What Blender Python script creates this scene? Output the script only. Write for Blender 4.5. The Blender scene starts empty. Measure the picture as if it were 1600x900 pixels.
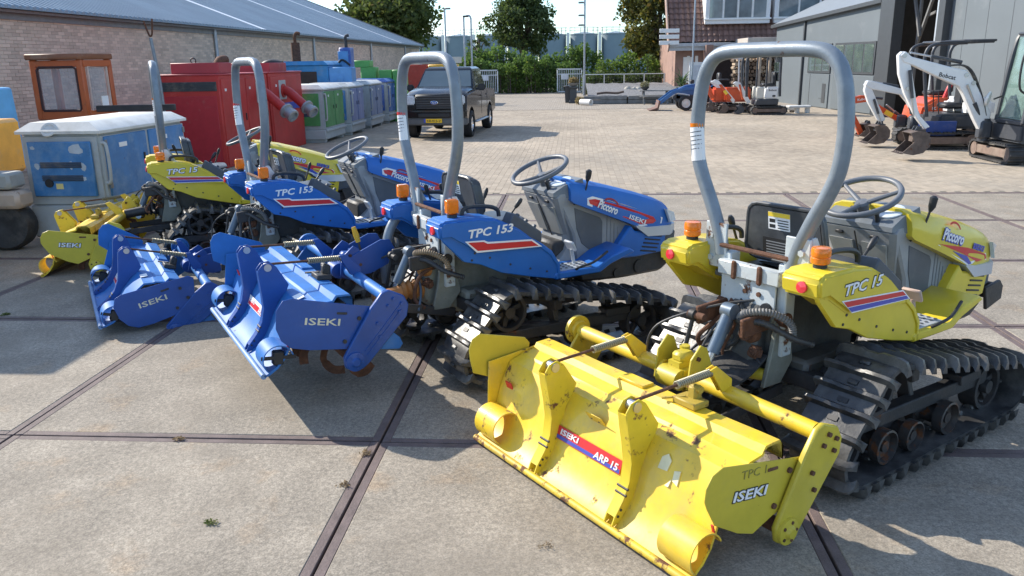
import bpy, bmesh, math, random
import numpy as np
from mathutils import Vector, Matrix, Euler
random.seed(7); RNG = np.random.default_rng(7)
S = bpy.context.scene
COL = S.collection
R = math.radians

# ---------------------------------------------------------------- camera
F, H, PITCH, YAW, ROLL = 1266.35, 1.88445, 0.27273543, 0.07874737, 0.01654899
cp, sp = math.cos(PITCH), math.sin(PITCH)
fw = Vector((-math.sin(YAW)*cp, math.cos(YAW)*cp, -sp))
rt = Vector((math.cos(YAW), math.sin(YAW), 0)); up = rt.cross(fw)
rt2 = math.cos(ROLL)*rt - math.sin(ROLL)*up; up2 = math.sin(ROLL)*rt + math.cos(ROLL)*up
camd = bpy.data.cameras.new('camera'); cam = bpy.data.objects.new('camera', camd); COL.objects.link(cam)
camd.sensor_width = 36; camd.lens = 36*F/1600; camd.clip_end = 3000; camd.clip_start = .05
M = Matrix((rt2, up2, -fw)).transposed().to_4x4(); M.translation = (0, 0, H); cam.matrix_world = M
S.camera = cam

# ---------------------------------------------------------------- light
SUN_AZ, SUN_EL = R(-61), R(33)
sund = bpy.data.lights.new('sun', 'SUN'); sund.energy = 4.3; sund.angle = R(.55); sund.color = (1, .925, .81)
sun = bpy.data.objects.new('sun', sund); COL.objects.link(sun)
sv = Vector((math.sin(SUN_AZ)*math.cos(SUN_EL), math.cos(SUN_AZ)*math.cos(SUN_EL), math.sin(SUN_EL)))
sun.rotation_euler = sv.to_track_quat('Z', 'Y').to_euler(); sun.location = (0, 0, 30)
W = bpy.data.worlds.new('World'); S.world = W; W.use_nodes = True
nt = W.node_tree; nt.nodes.clear()
def N(t, **k):
    n = nt.nodes.new(t)
    for a, b in k.items(): setattr(n, a, b)
    return n
sky = N('ShaderNodeTexSky'); sky.sky_type = 'NISHITA'; sky.sun_disc = False
sky.sun_elevation = SUN_EL; sky.sun_rotation = SUN_AZ; sky.air_density = 1.0; sky.dust_density = .25; sky.ozone_density = 3.0
tc = N('ShaderNodeTexCoord'); mp = N('ShaderNodeMapping'); mp.inputs['Scale'].default_value = (1, 1, 2.6); mp.inputs['Location'].default_value = (.31, .2, .1)
nz = N('ShaderNodeTexNoise'); nz.inputs['Scale'].default_value = 4.2; nz.inputs['Detail'].default_value = 7; nz.inputs['Roughness'].default_value = .58
rp = N('ShaderNodeValToRGB'); rp.color_ramp.elements[0].position = .50; rp.color_ramp.elements[1].position = .72
mx = N('ShaderNodeMix'); mx.data_type = 'RGBA'; mx.inputs['B'].default_value = (7.4, 7.7, 8.0, 1)
bg = N('ShaderNodeBackground'); bg.inputs['Strength'].default_value = .15; wo = N('ShaderNodeOutputWorld')
L = nt.links.new
L(tc.outputs['Generated'], mp.inputs['Vector']); L(mp.outputs[0], nz.inputs['Vector']); L(nz.outputs['Fac'], rp.inputs['Fac'])
L(rp.outputs['Color'], mx.inputs['Factor']); tint = N('ShaderNodeMix'); tint.data_type = 'RGBA'; tint.blend_type = 'MULTIPLY'; tint.inputs['Factor'].default_value = 1; tint.inputs['B'].default_value = (.78, .90, .99, 1)
L(sky.outputs[0], tint.inputs['A']); L(tint.outputs['Result'], mx.inputs['A']); L(mx.outputs['Result'], bg.inputs['Color']); L(bg.outputs[0], wo.inputs['Surface'])
S.view_settings.view_transform = 'Standard'; S.view_settings.look = 'None'; S.view_settings.gamma = 1; S.view_settings.exposure = .78
S.render.engine = 'CYCLES'
S.cycles.max_bounces = 6; S.cycles.transparent_max_bounces = 6

# ---------------------------------------------------------------- materials
MATS = {}
def mat(name, col, rough=.5, metal=0., var=.12, vscale=6., dirt=0., dirtcol=(.30, .26, .20), rust=0., rustscale=9., bump=0., bscale=60., island=0., spec=.5, trans=0., objrand=0., grain=0., emit=0., coat=0., dirtscale=3.5, alpha=1., speck=0., speckscale=200.):
    """procedural surface: base colour with slow variation, dust patches, rust spots, fine relief"""
    if name in MATS: return MATS[name]
    m = bpy.data.materials.new(name); m.use_nodes = True; t = m.node_tree; n = t.nodes; l = t.links.new
    b = n['Principled BSDF']; b.inputs['Roughness'].default_value = rough; b.inputs['Metallic'].default_value = metal
    b.inputs['Specular IOR Level'].default_value = spec; b.inputs['Coat Weight'].default_value = coat
    tc = n.new('ShaderNodeTexCoord'); co = tc.outputs['Object']
    def noise(s, det=4, ro=.6, off=0):
        x = n.new('ShaderNodeTexNoise'); x.inputs['Scale'].default_value = s; x.inputs['Detail'].default_value = det; x.inputs['Roughness'].default_value = ro
        if off:
            v = n.new('ShaderNodeVectorMath'); v.operation = 'ADD'; v.inputs[1].default_value = (off, off*.7, -off); l(co, v.inputs[0]); l(v.outputs[0], x.inputs['Vector'])
        else: l(co, x.inputs['Vector'])
        return x.outputs['Fac']
    def ramp(src, a, bb, lo=0., hi=1.):
        x = n.new('ShaderNodeMapRange'); x.inputs['From Min'].default_value = a; x.inputs['From Max'].default_value = bb; x.inputs['To Min'].default_value = lo; x.inputs['To Max'].default_value = hi; l(src, x.inputs['Value']); return x.outputs[0]
    def mixc(fac, a, bcol, mode='MIX'):
        x = n.new('ShaderNodeMix'); x.data_type = 'RGBA'; x.blend_type = mode
        if isinstance(fac, float): x.inputs['Factor'].default_value = fac
        else: l(fac, x.inputs['Factor'])
        for k, v in (('A', a), ('B', bcol)):
            if isinstance(v, tuple): x.inputs[k].default_value = (*v[:3], 1)
            else: l(v, x.inputs[k])
        return x.outputs['Result']
    c = tuple(col)
    if var: c = mixc(ramp(noise(vscale), .3, .7), tuple(x*(1-var) for x in col), tuple(min(1, x*(1+var)) for x in col))
    if speck: c = mixc(ramp(noise(speckscale, 2, .5, 5.), .35, .68), mixc(1., c, (1-speck,)*3, 'MULTIPLY'), mixc(1., c, (1+speck,)*3, 'MULTIPLY'))
    if island:
        g = n.new('ShaderNodeNewGeometry'); c = mixc(1., c, mixc(g.outputs['Random Per Island'], (1-island,)*3, (1+island,)*3), 'MULTIPLY')
    if grain:    # exposed aggregate: small light and dark stones
        vo = n.new('ShaderNodeTexVoronoi'); vo.inputs['Scale'].default_value = 165; l(co, vo.inputs['Vector']); sep = n.new('ShaderNodeSeparateColor'); l(vo.outputs['Color'], sep.inputs[0])
        c = mixc(1., c, mixc(ramp(sep.outputs[0], .1, .9), (1-grain,)*3, (1+grain,)*3), 'MULTIPLY')
        st = ramp(noise(2.4, 6, .65, 11.3), .56, .70, 0, .55); c = mixc(st, c, mixc(1., c, (1.18, .96, .74), 'MULTIPLY'))
        st = ramp(noise(5.5, 5, .6, 21.3), .66, .72, 0, .35); c = mixc(st, c, (.12, .105, .085))
    if objrand:
        g = n.new('ShaderNodeObjectInfo'); c = mixc(1., c, mixc(g.outputs['Random'], (1-objrand,)*3, (1+objrand,)*3), 'MULTIPLY')
    if dirt: c = mixc(ramp(noise(dirtscale, 8, .7, 3.1), .62-.3*dirt, .82-.2*dirt, 0, min(.9, .35+dirt*.7)), c, dirtcol)
    rf = None
    if rust:
        rf = ramp(noise(rustscale, 9, .68, 7.7), .70-.16*rust, .74-.14*rust)
        c = mixc(rf, c, mixc(noise(40.), (.06, .025, .012), (.22, .09, .04)))
        l(ramp(rf, 0, 1, rough, .85), b.inputs['Roughness'])
    if isinstance(c, tuple): b.inputs['Base Color'].default_value = (*c, 1)
    else: l(c, b.inputs['Base Color'])
    if bump:
        bp = n.new('ShaderNodeBump'); bp.inputs['Strength'].default_value = bump; bp.inputs['Distance'].default_value = .01
        l(noise(bscale, 5, .6), bp.inputs['Height']); l(bp.outputs[0], b.inputs['Normal'])
    if trans: b.inputs['Transmission Weight'].default_value = trans; b.inputs['IOR'].default_value = 1.3
    if emit: b.inputs['Emission Color'].default_value = (*col, 1); b.inputs['Emission Strength'].default_value = emit
    if alpha < 1: b.inputs['Alpha'].default_value = alpha
    MATS[name] = m; return m

def leafmat(name, a, b, c3=None):
    m = bpy.data.materials.new(name); m.use_nodes = True; t = m.node_tree; n = t.nodes; l = t.links.new
    n.clear(); out = n.new('ShaderNodeOutputMaterial'); d = n.new('ShaderNodeBsdfDiffuse'); tr = n.new('ShaderNodeBsdfTranslucent'); gl = n.new('ShaderNodeBsdfGlossy'); gl.inputs['Roughness'].default_value = .7
    mxs = n.new('ShaderNodeMixShader'); mxs.inputs[0].default_value = .48; m2 = n.new('ShaderNodeMixShader'); m2.inputs[0].default_value = .03
    g = n.new('ShaderNodeNewGeometry'); rp = n.new('ShaderNodeValToRGB'); rp.color_ramp.elements[0].color = (*a, 1); rp.color_ramp.elements[1].color = (*b, 1)
    if c3:
        e = rp.color_ramp.elements.new(.93); e.color = (*b, 1); rp.color_ramp.elements[2].color = (*c3, 1)
    l(g.outputs['Random Per Island'], rp.inputs[0]); l(rp.outputs[0], d.inputs[0]); l(rp.outputs[0], tr.inputs[0])
    l(d.outputs[0], mxs.inputs[1]); l(tr.outputs[0], mxs.inputs[2]); l(mxs.outputs[0], m2.inputs[1]); l(gl.outputs[0], m2.inputs[2]); l(m2.outputs[0], out.inputs[0])
    return m

# ---------------------------------------------------------------- mesh builder
def spl(pts, k=6, closed=False):
    P = [Vector(p) for p in pts]; n = len(P); out = []
    rng = n if closed else n-1
    for i in range(rng):
        if closed: a, b, c, d = P[(i-1) % n], P[i], P[(i+1) % n], P[(i+2) % n]
        else: a, b, c, d = P[max(i-1, 0)], P[i], P[i+1], P[min(i+2, n-1)]
        for j in range(k):
            t = j/k; out.append(.5*((2*b)+(c-a)*t+(2*a-5*b+4*c-d)*t*t+(3*b-a-3*c+d)*t**3))
    if not closed: out.append(P[-1])
    return out
class MB:
    def __init__(s): s.v = []; s.f = []; s.m = []
    def add(s, vs, fs, mi=0, X=None):
        o = len(s.v)
        s.v += [tuple((X @ Vector(p)) if X is not None else p) for p in vs]
        for q in fs: s.f.append([i+o for i in q]); s.m.append(mi)
        return s
    def _bm(s, bm, b, mi, X, seg=1):
        if b > 0: bmesh.ops.bevel(bm, geom=list(bm.edges), offset=b, segments=seg, affect='EDGES', clamp_overlap=True)
        bm.verts.index_update(); s.add([v.co.copy() for v in bm.verts], [[v.index for v in f.verts] for f in bm.faces], mi, X); bm.free()
    def box(s, c, d, b=0., rot=None, mi=0, seg=1):
        bm = bmesh.new(); bmesh.ops.create_cube(bm, size=1)
        for v in bm.verts: v.co = Vector((v.co.x*d[0], v.co.y*d[1], v.co.z*d[2]))
        X = Matrix.Translation(c)
        if rot is not None: X = X @ (rot.to_4x4() if isinstance(rot, Matrix) else Euler(rot).to_matrix().to_4x4())
        s._bm(bm, b, mi, X, seg); return s
    def bar(s, a, c, w, h, b=0., mi=0, upv=(0, 0, 1)):
        """rectangular bar from a to c, w across, h along upv"""
        a = Vector(a); c = Vector(c); x = (c-a); ln = x.length; x.normalize(); y = Vector(upv).cross(x)
        if y.length < 1e-4: y = Vector((0, 1, 0))
        y.normalize(); z = x.cross(y)
        return s.box((a+c)/2, (ln, w, h), b, Matrix((x, y, z)).transposed(), mi)
    def prism(s, poly, pl, lo, hi, b=0., mi=0, X=None, seg=1):
        f = {'uz': lambda p, t: (p[0], t, p[1]), 'vz': lambda p, t: (t, p[0], p[1]), 'uv': lambda p, t: (p[0], p[1], t)}[pl]
        bm = bmesh.new(); n = len(poly)
        A = [bm.verts.new(f(p, lo)) for p in poly]; B = [bm.verts.new(f(p, hi)) for p in poly]
        bm.faces.new(A); bm.faces.new(B[::-1])
        for i in range(n): bm.faces.new((A[i], B[i], B[(i+1) % n], A[(i+1) % n]))
        bmesh.ops.recalc_face_normals(bm, faces=bm.faces); s._bm(bm, b, mi, X, seg); return s
    def tube(s, pts, r, n=8, closed=False, mi=0, cap=True, sq=1.):
        P = [Vector(p) for p in pts]; k = len(P); rs = r if isinstance(r, (list, tuple)) else [r]*k
        T = []
        for i in range(k):
            a = P[(i-1) % k] if closed or i > 0 else P[i]; c = P[(i+1) % k] if closed or i < k-1 else P[i]
            t = c-a; T.append(t.normalized() if t.length > 1e-9 else Vector((0, 0, 1)))
        nrm = Vector((0, 0, 1)) if abs(T[0].z) < .9 else Vector((1, 0, 0)); vs = []; fs = []
        for i in range(k):
            nrm = (nrm - T[i]*nrm.dot(T[i])).normalized(); bn = T[i].cross(nrm)
            for j in range(n):
                a = 2*math.pi*j/n; vs.append(P[i]+(nrm*math.cos(a)+bn*math.sin(a)*sq)*rs[i])
        for i in range(k if closed else k-1):
            i2 = (i+1) % k
            for j in range(n): fs.append([i*n+j, i*n+(j+1) % n, i2*n+(j+1) % n, i2*n+j])
        if cap and not closed: fs.append(list(range(n))[::-1]); fs.append([(k-1)*n+j for j in range(n)])
        return s.add(vs, fs, mi)
    def cyl(s, a, c, r, r1=None, n=16, mi=0): return s.tube([a, c], [r, r if r1 is None else r1], n, mi=mi)
    def lathe(s, prof, p, ax, n=24, mi=0, a0=0., a1=2*math.pi):
        ax = Vector(ax).normalized(); e = Vector((0, 0, 1)) if abs(ax.z) < .9 else Vector((1, 0, 0)); e = (e-ax*e.dot(ax)).normalized(); g = ax.cross(e); p = Vector(p)
        full = abs(a1-a0-2*math.pi) < 1e-6; m = n if full else n+1; vs = []; fs = []
        for (r, h) in prof:
            for j in range(m):
                a = a0+(a1-a0)*j/n; vs.append(p+ax*h+(e*math.cos(a)+g*math.sin(a))*r)
        for i in range(len(prof)-1):
            for j in range(n):
                j2 = (j+1) % m; fs.append([i*m+j, i*m+j2, (i+1)*m+j2, (i+1)*m+j])
        return s.add(vs, fs, mi)
    def loft(s, rings, mi=0, cap=True, closed=True, loop=False):
        n = len(rings[0]); vs = [p for r in rings for p in r]; fs = []
        K = len(rings)
        for i in range(K if loop else K-1):
            i2 = (i+1) % K
            for j in range(n if closed else n-1): fs.append([i*n+j, i*n+(j+1) % n, i2*n+(j+1) % n, i2*n+j])
        if cap and not loop and closed: fs.append(list(range(n))[::-1]); fs.append([(K-1)*n+j for j in range(n)])
        return s.add(vs, fs, mi)
    def torus(s, c, ax, Rr, r, n=32, k=8, mi=0):
        ax = Vector(ax).normalized(); e = Vector((0, 0, 1)) if abs(ax.z) < .9 else Vector((1, 0, 0)); e = (e-ax*e.dot(ax)).normalized(); g = ax.cross(e); c = Vector(c)
        return s.tube([c+(e*math.cos(2*math.pi*i/n)+g*math.sin(2*math.pi*i/n))*Rr for i in range(n)], r, k, True, mi)
    def obj(s, name, mats, parent=None, sharp=38, smooth=True):
        me = bpy.data.meshes.new(name); me.from_pydata([tuple(v) for v in s.v], [], s.f)
        if not isinstance(mats, (list, tuple)): mats = [mats]
        for m in mats: me.materials.append(m)
        if len(mats) > 1: me.polygons.foreach_set('material_index', s.m)
        bm = bmesh.new(); bm.from_mesh(me); bmesh.ops.recalc_face_normals(bm, faces=bm.faces); bm.to_mesh(me); bm.free()
        if smooth:
            me.polygons.foreach_set('use_smooth', [True]*len(me.polygons)); me.set_sharp_from_angle(angle=R(sharp))
        o = bpy.data.objects.new(name, me); COL.objects.link(o); o.parent = parent; return o
def rawmesh(name, V, Fq, mats, parent=None):
    me = bpy.data.meshes.new(name); V = np.asarray(V, np.float32); Fq = np.asarray(Fq, np.int32)
    me.vertices.add(len(V)); me.vertices.foreach_set('co', V.ravel()); k = Fq.shape[1]
    me.loops.add(Fq.size); me.loops.foreach_set('vertex_index', Fq.ravel()); me.polygons.add(len(Fq))
    me.polygons.foreach_set('loop_start', np.arange(0, Fq.size, k, dtype=np.int32)); me.update(calc_edges=True); me.polygons.foreach_set('use_smooth', [False]*len(Fq))
    me.materials.append(mats); o = bpy.data.objects.new(name, me); COL.objects.link(o); o.parent = parent; return o
def thing(name, label, cat, loc=(0, 0, 0), rz=0., group=None):
    o = bpy.data.objects.new(name, None); COL.objects.link(o); o.location = loc; o.rotation_euler = (0, 0, rz); o.empty_display_size = .1
    o['label'] = label; o['category'] = cat
    if group: o['group'] = group
    return o
def tag(o, label=None, cat=None, group=None, kind=None):
    for k, v in (('label', label), ('category', cat), ('group', group), ('kind', kind)):
        if v: o[k] = v
    return o
TXT = {}
def text(name, s, m, parent, X, size, width=None, bold=.012, shear=0., ext=.0012):
    """lettering as thin raised mesh; X places its left baseline; width squeezes it"""
    key = (s, bold, shear)
    if key not in TXT:
        c = bpy.data.curves.new('t', 'FONT'); c.body = s; c.size = 1; c.offset = bold; c.shear = shear; c.extrude = .004; c.resolution_u = 2
        o = bpy.data.objects.new('t', c); COL.objects.link(o)
        me = bpy.data.meshes.new_from_object(o); bpy.data.objects.remove(o); TXT[key] = me
    me = TXT[key].copy(); me.materials.clear(); me.materials.append(m)
    co = np.empty(len(me.vertices)*3, np.float32); me.vertices.foreach_get('co', co); co = co.reshape(-1, 3)
    x0, x1 = co[:, 0].min(), co[:, 0].max(); sx = (width/(x1-x0)) if width else size
    co[:, 0] = (co[:, 0]-x0)*sx; co[:, 1] *= size; co[:, 2] = co[:, 2]/.004*ext
    me.vertices.foreach_set('co', co.ravel()); me.transform(X); me.update()
    o = bpy.data.objects.new(name, me); COL.objects.link(o); o.parent = parent; return o
def frame(o, x, y):
    x = Vector(x).normalized(); y = Vector(y); y = (y-x*x.dot(y)).normalized(); z = x.cross(y)
    m = Matrix((x, y, z)).transposed().to_4x4(); m.translation = o; return m

# common materials
M_conc = mat('concrete', (.285, .248, .197), .92, var=.22, vscale=2.2, dirt=.42, dirtcol=(.225, .19, .145), dirtscale=1.1, bump=.25, bscale=95, speck=.16, speckscale=40, objrand=.10, grain=.22)
M_joint = mat('rusted_edge_steel', (.135, .10, .092), .75, var=.25, vscale=9, bump=.3, bscale=80, speck=.15, dirt=.25, dirtcol=(.2, .16, .13), dirtscale=5)
M_dirt = mat('soil_gap', (.035, .03, .025), .95)
M_pave = mat('paver_clay', (.36, .30, .228), .9, var=.2, vscale=.35, island=.12, bump=.3, bscale=60, dirt=.35, dirtscale=.35, dirtcol=(.27, .25, .215))
M_rubber = mat('black_rubber', (.030, .030, .031), .62, var=.3, vscale=14, dirt=.45, dirtcol=(.12, .112, .10), dirtscale=6, bump=.25, bscale=70)
M_black = mat('black_plastic', (.022, .023, .026), .5, var=.2, dirt=.2, dirtcol=(.10, .095, .09))
M_dark = mat('dark_steel', (.045, .045, .047), .55, .3, var=.3, dirt=.35, dirtcol=(.13, .10, .08), rust=.35, bump=.2)
M_rust = mat('rusty_steel', (.13, .06, .035), .85, .2, var=.4, vscale=20, bump=.4, bscale=90, rust=.6)
M_galv = mat('grey_painted_tube', (.20, .235, .27), .42, .25, var=.14, vscale=12, dirt=.3, dirtcol=(.34, .35, .35), rust=.25, rustscale=14, bump=.08)
M_frame = mat('pale_grey_frame', (.50, .54, .55), .5, .1, var=.15, dirt=.3, dirtcol=(.4, .36, .3), rust=.9, rustscale=8, bump=.1)
M_steel = mat('bright_steel', (.5, .5, .5), .35, .85, var=.1, rust=.2)
M_white = mat('white_paint', (.78, .78, .76), .45, var=.05, dirt=.15)
M_decw = mat('decal_white', (.80, .80, .80), .4, var=.03)
M_decr = mat('decal_red', (.60, .03, .035), .35, var=.06)
M_decb = mat('decal_blue', (.06, .08, .40), .35, var=.06)
M_deck = mat('decal_black', (.02, .02, .022), .5, var=.05)
M_orange = mat('orange_lens', (.95, .26, .02), .15, var=.08, vscale=40, trans=.25, coat=.5)
M_red = mat('red_lens', (.75, .035, .05), .15, var=.08, coat=.5)
M_lens = mat('clear_lens', (.62, .68, .72), .12, var=.12, vscale=30, coat=.6)
M_greypl = mat('grey_plastic', (.245, .26, .275), .5, var=.12, dirt=.4, dirtcol=(.36, .35, .33), dirtscale=3)
M_greydk = mat('dark_grey_plastic', (.085, .095, .11), .55, var=.15, dirt=.35, dirtcol=(.17, .17, .16))
M_dash = mat('dash_plastic', (.15, .17, .19), .5, var=.15, dirt=.4, dirtcol=(.28, .28, .27))
M_glass = mat('window_glass', (.05, .065, .07), .06, var=.1, spec=.9, coat=.4)
M_yel = mat('yellow_paint', (.67, .515, .03), .38, var=.07, dirt=.14, dirtcol=(.50, .44, .14), rust=.12, rustscale=7, coat=.25)
M_yeli = mat('worn_yellow_paint', (.79, .53, .026), .46, var=.15, dirt=.48, dirtcol=(.56, .40, .12), dirtscale=4.5, rust=.72, rustscale=7, coat=.2, bump=.05, bscale=8)
M_yelp = mat('faded_yellow_paint', (.54, .43, .04), .42, var=.10, dirt=.22, dirtcol=(.42, .36, .12), rust=.32, rustscale=9)
M_blu = mat('blue_paint', (.013, .128, .45), .42, var=.08, dirt=.12, dirtcol=(.12, .18, .34), rust=.08)
M_blui = mat('worn_blue_paint', (.026, .15, .44), .5, var=.14, dirt=.3, dirtcol=(.14, .26, .45), rust=.3, rustscale=9, spec=.35, bump=.05, bscale=8)
M_blup = mat('deep_blue_paint', (.016, .075, .30), .4, var=.12, dirt=.15, dirtcol=(.16, .2, .33), rust=.2, rustscale=10)
M_silver = mat('silver_plastic', (.50, .54, .58), .35, .3, var=.06, dirt=.15)

# ---------------------------------------------------------------- ground
gr = MB(); gr.add([(-400, -60, -.035), (400, -60, -.035), (400, 1500, -.035), (-400, 1500, -.035)], [(0, 1, 2, 3)])
ground = gr.obj('ground', M_dirt, smooth=False); tag(ground, kind='structure')
# concrete yard slabs, each 2 x 2 m with steel edge angles
XA, Y0 = -.993, 3.763
slabs = tag(bpy.data.objects.new('concrete_yard', None), kind='structure'); COL.objects.link(slabs)
def slab_meshes():
    g, e = .006, .043
    b = MB(); b.box((0, 0, -.06), (2-2*g-2*e, 2-2*g-2*e, .12), .004)
    f = MB()
    for (cx, cy, sx, sy) in ((0, 1-g-e/2, 2-2*g, e), (0, -1+g+e/2, 2-2*g, e), (1-g-e/2, 0, e, 2-2*g-2*e), (-1+g+e/2, 0, e, 2-2*g-2*e)):
        f.box((cx, cy, -.061), (sx, sy, .12), .003)
    return b.obj('concrete_slab', M_conc), f.obj('steel_edge', M_joint)
sb, se = slab_meshes(); sb.parent = slabs; se.parent = sb; first = True
for j in range(-3, 4):
    for i in range(-6, 8):
        x, y = XA+2*i+1, Y0+2*j+1
        if y < 1.2 - .0 and abs(x) > 4: continue
        if first: o, e2 = sb, se; first = False
        else:
            o = sb.copy(); COL.objects.link(o); e2 = se.copy(); COL.objects.link(e2); e2.parent = o
        o.location = (x, y, random.uniform(-.004, .003)); o.rotation_euler = (random.uniform(-.0015, .0015), random.uniform(-.0015, .0015), random.choice((0, 1, 2, 3))*math.pi/2)
# paved yard: clay pavers 10 x 20 cm, lengthwise away from the concrete
YP = Y0+8.0
pv = tag(bpy.data.objects.new('paved_yard', None), kind='structure'); COL.objects.link(pv)
kb = MB(); kb.box((1, YP+.04, -.05), (30, .075, .1), .004); kb.obj('edge_strip', M_joint, pv)
YB = YP+.08; PX0, PX1, YE = -10.5, 16., 33.
nx, ny = int((PX1-PX0)/.1), int((YE-YB)/.2)
ii, jj = np.meshgrid(np.arange(nx), np.arange(ny), indexing='ij'); ii = ii.ravel(); jj = jj.ravel()
cx = PX0+.05+ii*.1; cy = YB+.1+jj*.2+(ii % 2)*.1
near = np.argsort(np.hypot(cx, cy)+np.where((cx < -3.2) | (cx > 4.5), 50, 0))[:300]; isn = np.zeros(len(cx), bool); isn[near] = True
hz = RNG.normal(0, .0006, len(cx))+.0012*np.sin(cx*1.3+.4)*np.sin(cy*.9)
bxv = np.array([(-.0480, -.0975, 0), (.0480, -.0975, 0), (.0480, .0975, 0), (-.0480, .0975, 0), (-.0492, -.0990, -.004), (.0492, -.0990, -.004), (.0492, .0990, -.004), (-.0492, .0990, -.004)])
bxf = np.array([(0, 1, 2, 3), (4, 5, 1, 0), (5, 6, 2, 1), (6, 7, 3, 2), (7, 4, 0, 3)])
k = ~isn; c3 = np.stack([cx[k], cy[k], hz[k]], 1)
o = rawmesh('paver_field', (c3[:, None]+bxv).reshape(-1, 3), (np.arange(k.sum())[:, None, None]*8+bxf).reshape(-1, 4), M_pave, pv); tag(o, kind='stuff')
pm = MB(); pm.add(bxv, bxf.tolist()); p0 = pm.obj('paver', mat('paver_clay_single', (.36, .30, .228), .9, var=.05, vscale=.5, objrand=.13, bump=.3, bscale=60), pv, smooth=False)
for n_, i in enumerate(near):
    o = p0 if n_ == 0 else p0.copy()
    if n_: COL.objects.link(o)
    o.location = (cx[i], cy[i], hz[i])
bs = MB(); bs.add([(PX0, YB-.02, -.005), (PX1, YB-.02, -.005), (PX1, YE+.1, -.005), (PX0, YE+.1, -.005)], [(0, 1, 2, 3)])
bs.obj('paver_bed', mat('joint_sand', (.20, .175, .14), .95, var=.2, vscale=3), pv, smooth=False)
# farther paving, too far off to tell the pavers apart
m = bpy.data.materials.new('distant_paving'); m.use_nodes = True; t = m.node_tree; n = t.nodes; l = t.links.new
tcx = n.new('ShaderNodeTexCoord'); br = n.new('ShaderNodeTexBrick'); mpp = n.new('ShaderNodeMapping'); mpp.inputs['Rotation'].default_value = (0, 0, math.pi/2)
l(tcx.outputs['Object'], mpp.inputs[0]); l(mpp.outputs[0], br.inputs['Vector']); br.inputs['Scale'].default_value = 1; br.inputs['Brick Width'].default_value = .2; br.inputs['Row Height'].default_value = .1; br.inputs['Mortar Size'].default_value = .004
br.inputs['Color1'].default_value = (.36, .31, .25, 1); br.inputs['Color2'].default_value = (.28, .245, .20, 1); br.inputs['Mortar'].default_value = (.15, .13, .105, 1)
l(br.outputs[0], n['Principled BSDF'].inputs['Base Color']); n['Principled BSDF'].inputs['Roughness'].default_value = .92
fp = MB(); fp.add([(-12, YE+.1, 0), (20, YE+.1, 0), (20, 60, 0), (-12, 60, 0)], [(0, 1, 2, 3)]); fp.obj('distant_paving', m, pv, smooth=False)
fl = MB(); fl.add([(-400, 60, -.01), (400, 60, -.01), (400, 1500, -.01), (-400, 1500, -.01)], [(0, 1, 2, 3)])
tag(fl.obj('field', mat('grass_field', (.07, .09, .03), .95, var=.3, vscale=.05), smooth=False), kind='structure')

# ================================================================ compact tractors and their tillers
M_rubw = mat('dusty_tyre_rubber', (.12, .115, .105), .75, var=.45, vscale=10, dirt=.6, dirtcol=(.32, .30, .26), dirtscale=7, bump=.3)
M_ochre = mat('ochre_bellows', (.42, .17, .045), .6, var=.15, dirt=.3, rust=.2)
M_cast = mat('grey_green_casting', (.21, .215, .18), .55, .1, var=.2, vscale=9, dirt=.5, dirtcol=(.13, .11, .085), rust=.35, bump=.25, bscale=40)
M_castd = mat('dark_casting', (.075, .08, .08), .55, .15, var=.25, vscale=9, dirt=.5, dirtcol=(.11, .09, .07), rust=.4, bump=.25, bscale=40)
M_hose = mat('hose_rubber', (.04, .04, .042), .5, var=.2, dirt=.3)
M_cylb = mat('blue_grey_cylinder', (.10, .14, .19), .4, .2, var=.15, dirt=.3, rust=.2)
M_belt = mat('belt_rubber', (.040, .040, .041), .34, var=.35, vscale=8, dirt=.6, dirtcol=(.17, .165, .155), dirtscale=5, bump=.12, bscale=40)
M_seat = mat('seat_vinyl', (.05, .055, .062), .42, var=.2, dirt=.3, dirtcol=(.16, .17, .18))
M_tanhose = mat('tan_hose', (.26, .19, .12), .7, var=.2)
POSE = {1: (.854, 3.773, 38.5), 2: (-.884, 4.958, 34.1), 3: (-2.606, 6.502, 35.9), 4: (-4.084, 7.862, 28.6)}

def hull_path(circs, n=160):
    """outline round circles given anticlockwise (u, z, r); sampled evenly"""
    seg = []; K = len(circs)
    tang = []
    for i in range(K):
        (a, b, r1), (c, d, r2) = circs[i], circs[(i+1) % K]
        dx, dz = c-a, d-b; D = math.hypot(dx, dz); th = math.atan2(dz, dx); al = math.acos((r1-r2)/D); ang = th-al
        tang.append(((a+r1*math.cos(ang), b+r1*math.sin(ang)), (c+r2*math.cos(ang), d+r2*math.sin(ang)), ang))
    pts = []
    for i in range(K):
        p, q_, ang = tang[i]; pts += [(p[0]+(q_[0]-p[0])*t, p[1]+(q_[1]-p[1])*t) for t in np.linspace(0, 1, 40)]
        a2 = tang[(i+1) % K][2]; c = circs[(i+1) % K]
        while a2 < ang: a2 += 2*math.pi
        pts += [(c[0]+c[2]*math.cos(t), c[1]+c[2]*math.sin(t)) for t in np.linspace(ang, a2, 24)[1:-1]]
    P = np.array(pts+[pts[0]]); d = np.r_[0, np.cumsum(np.hypot(*np.diff(P, axis=0).T))]; s = np.linspace(0, d[-1], n, endpoint=False)
    return np.stack([np.interp(s, d, P[:, 0]), np.interp(s, d, P[:, 1])], 1), d[-1]
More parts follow.
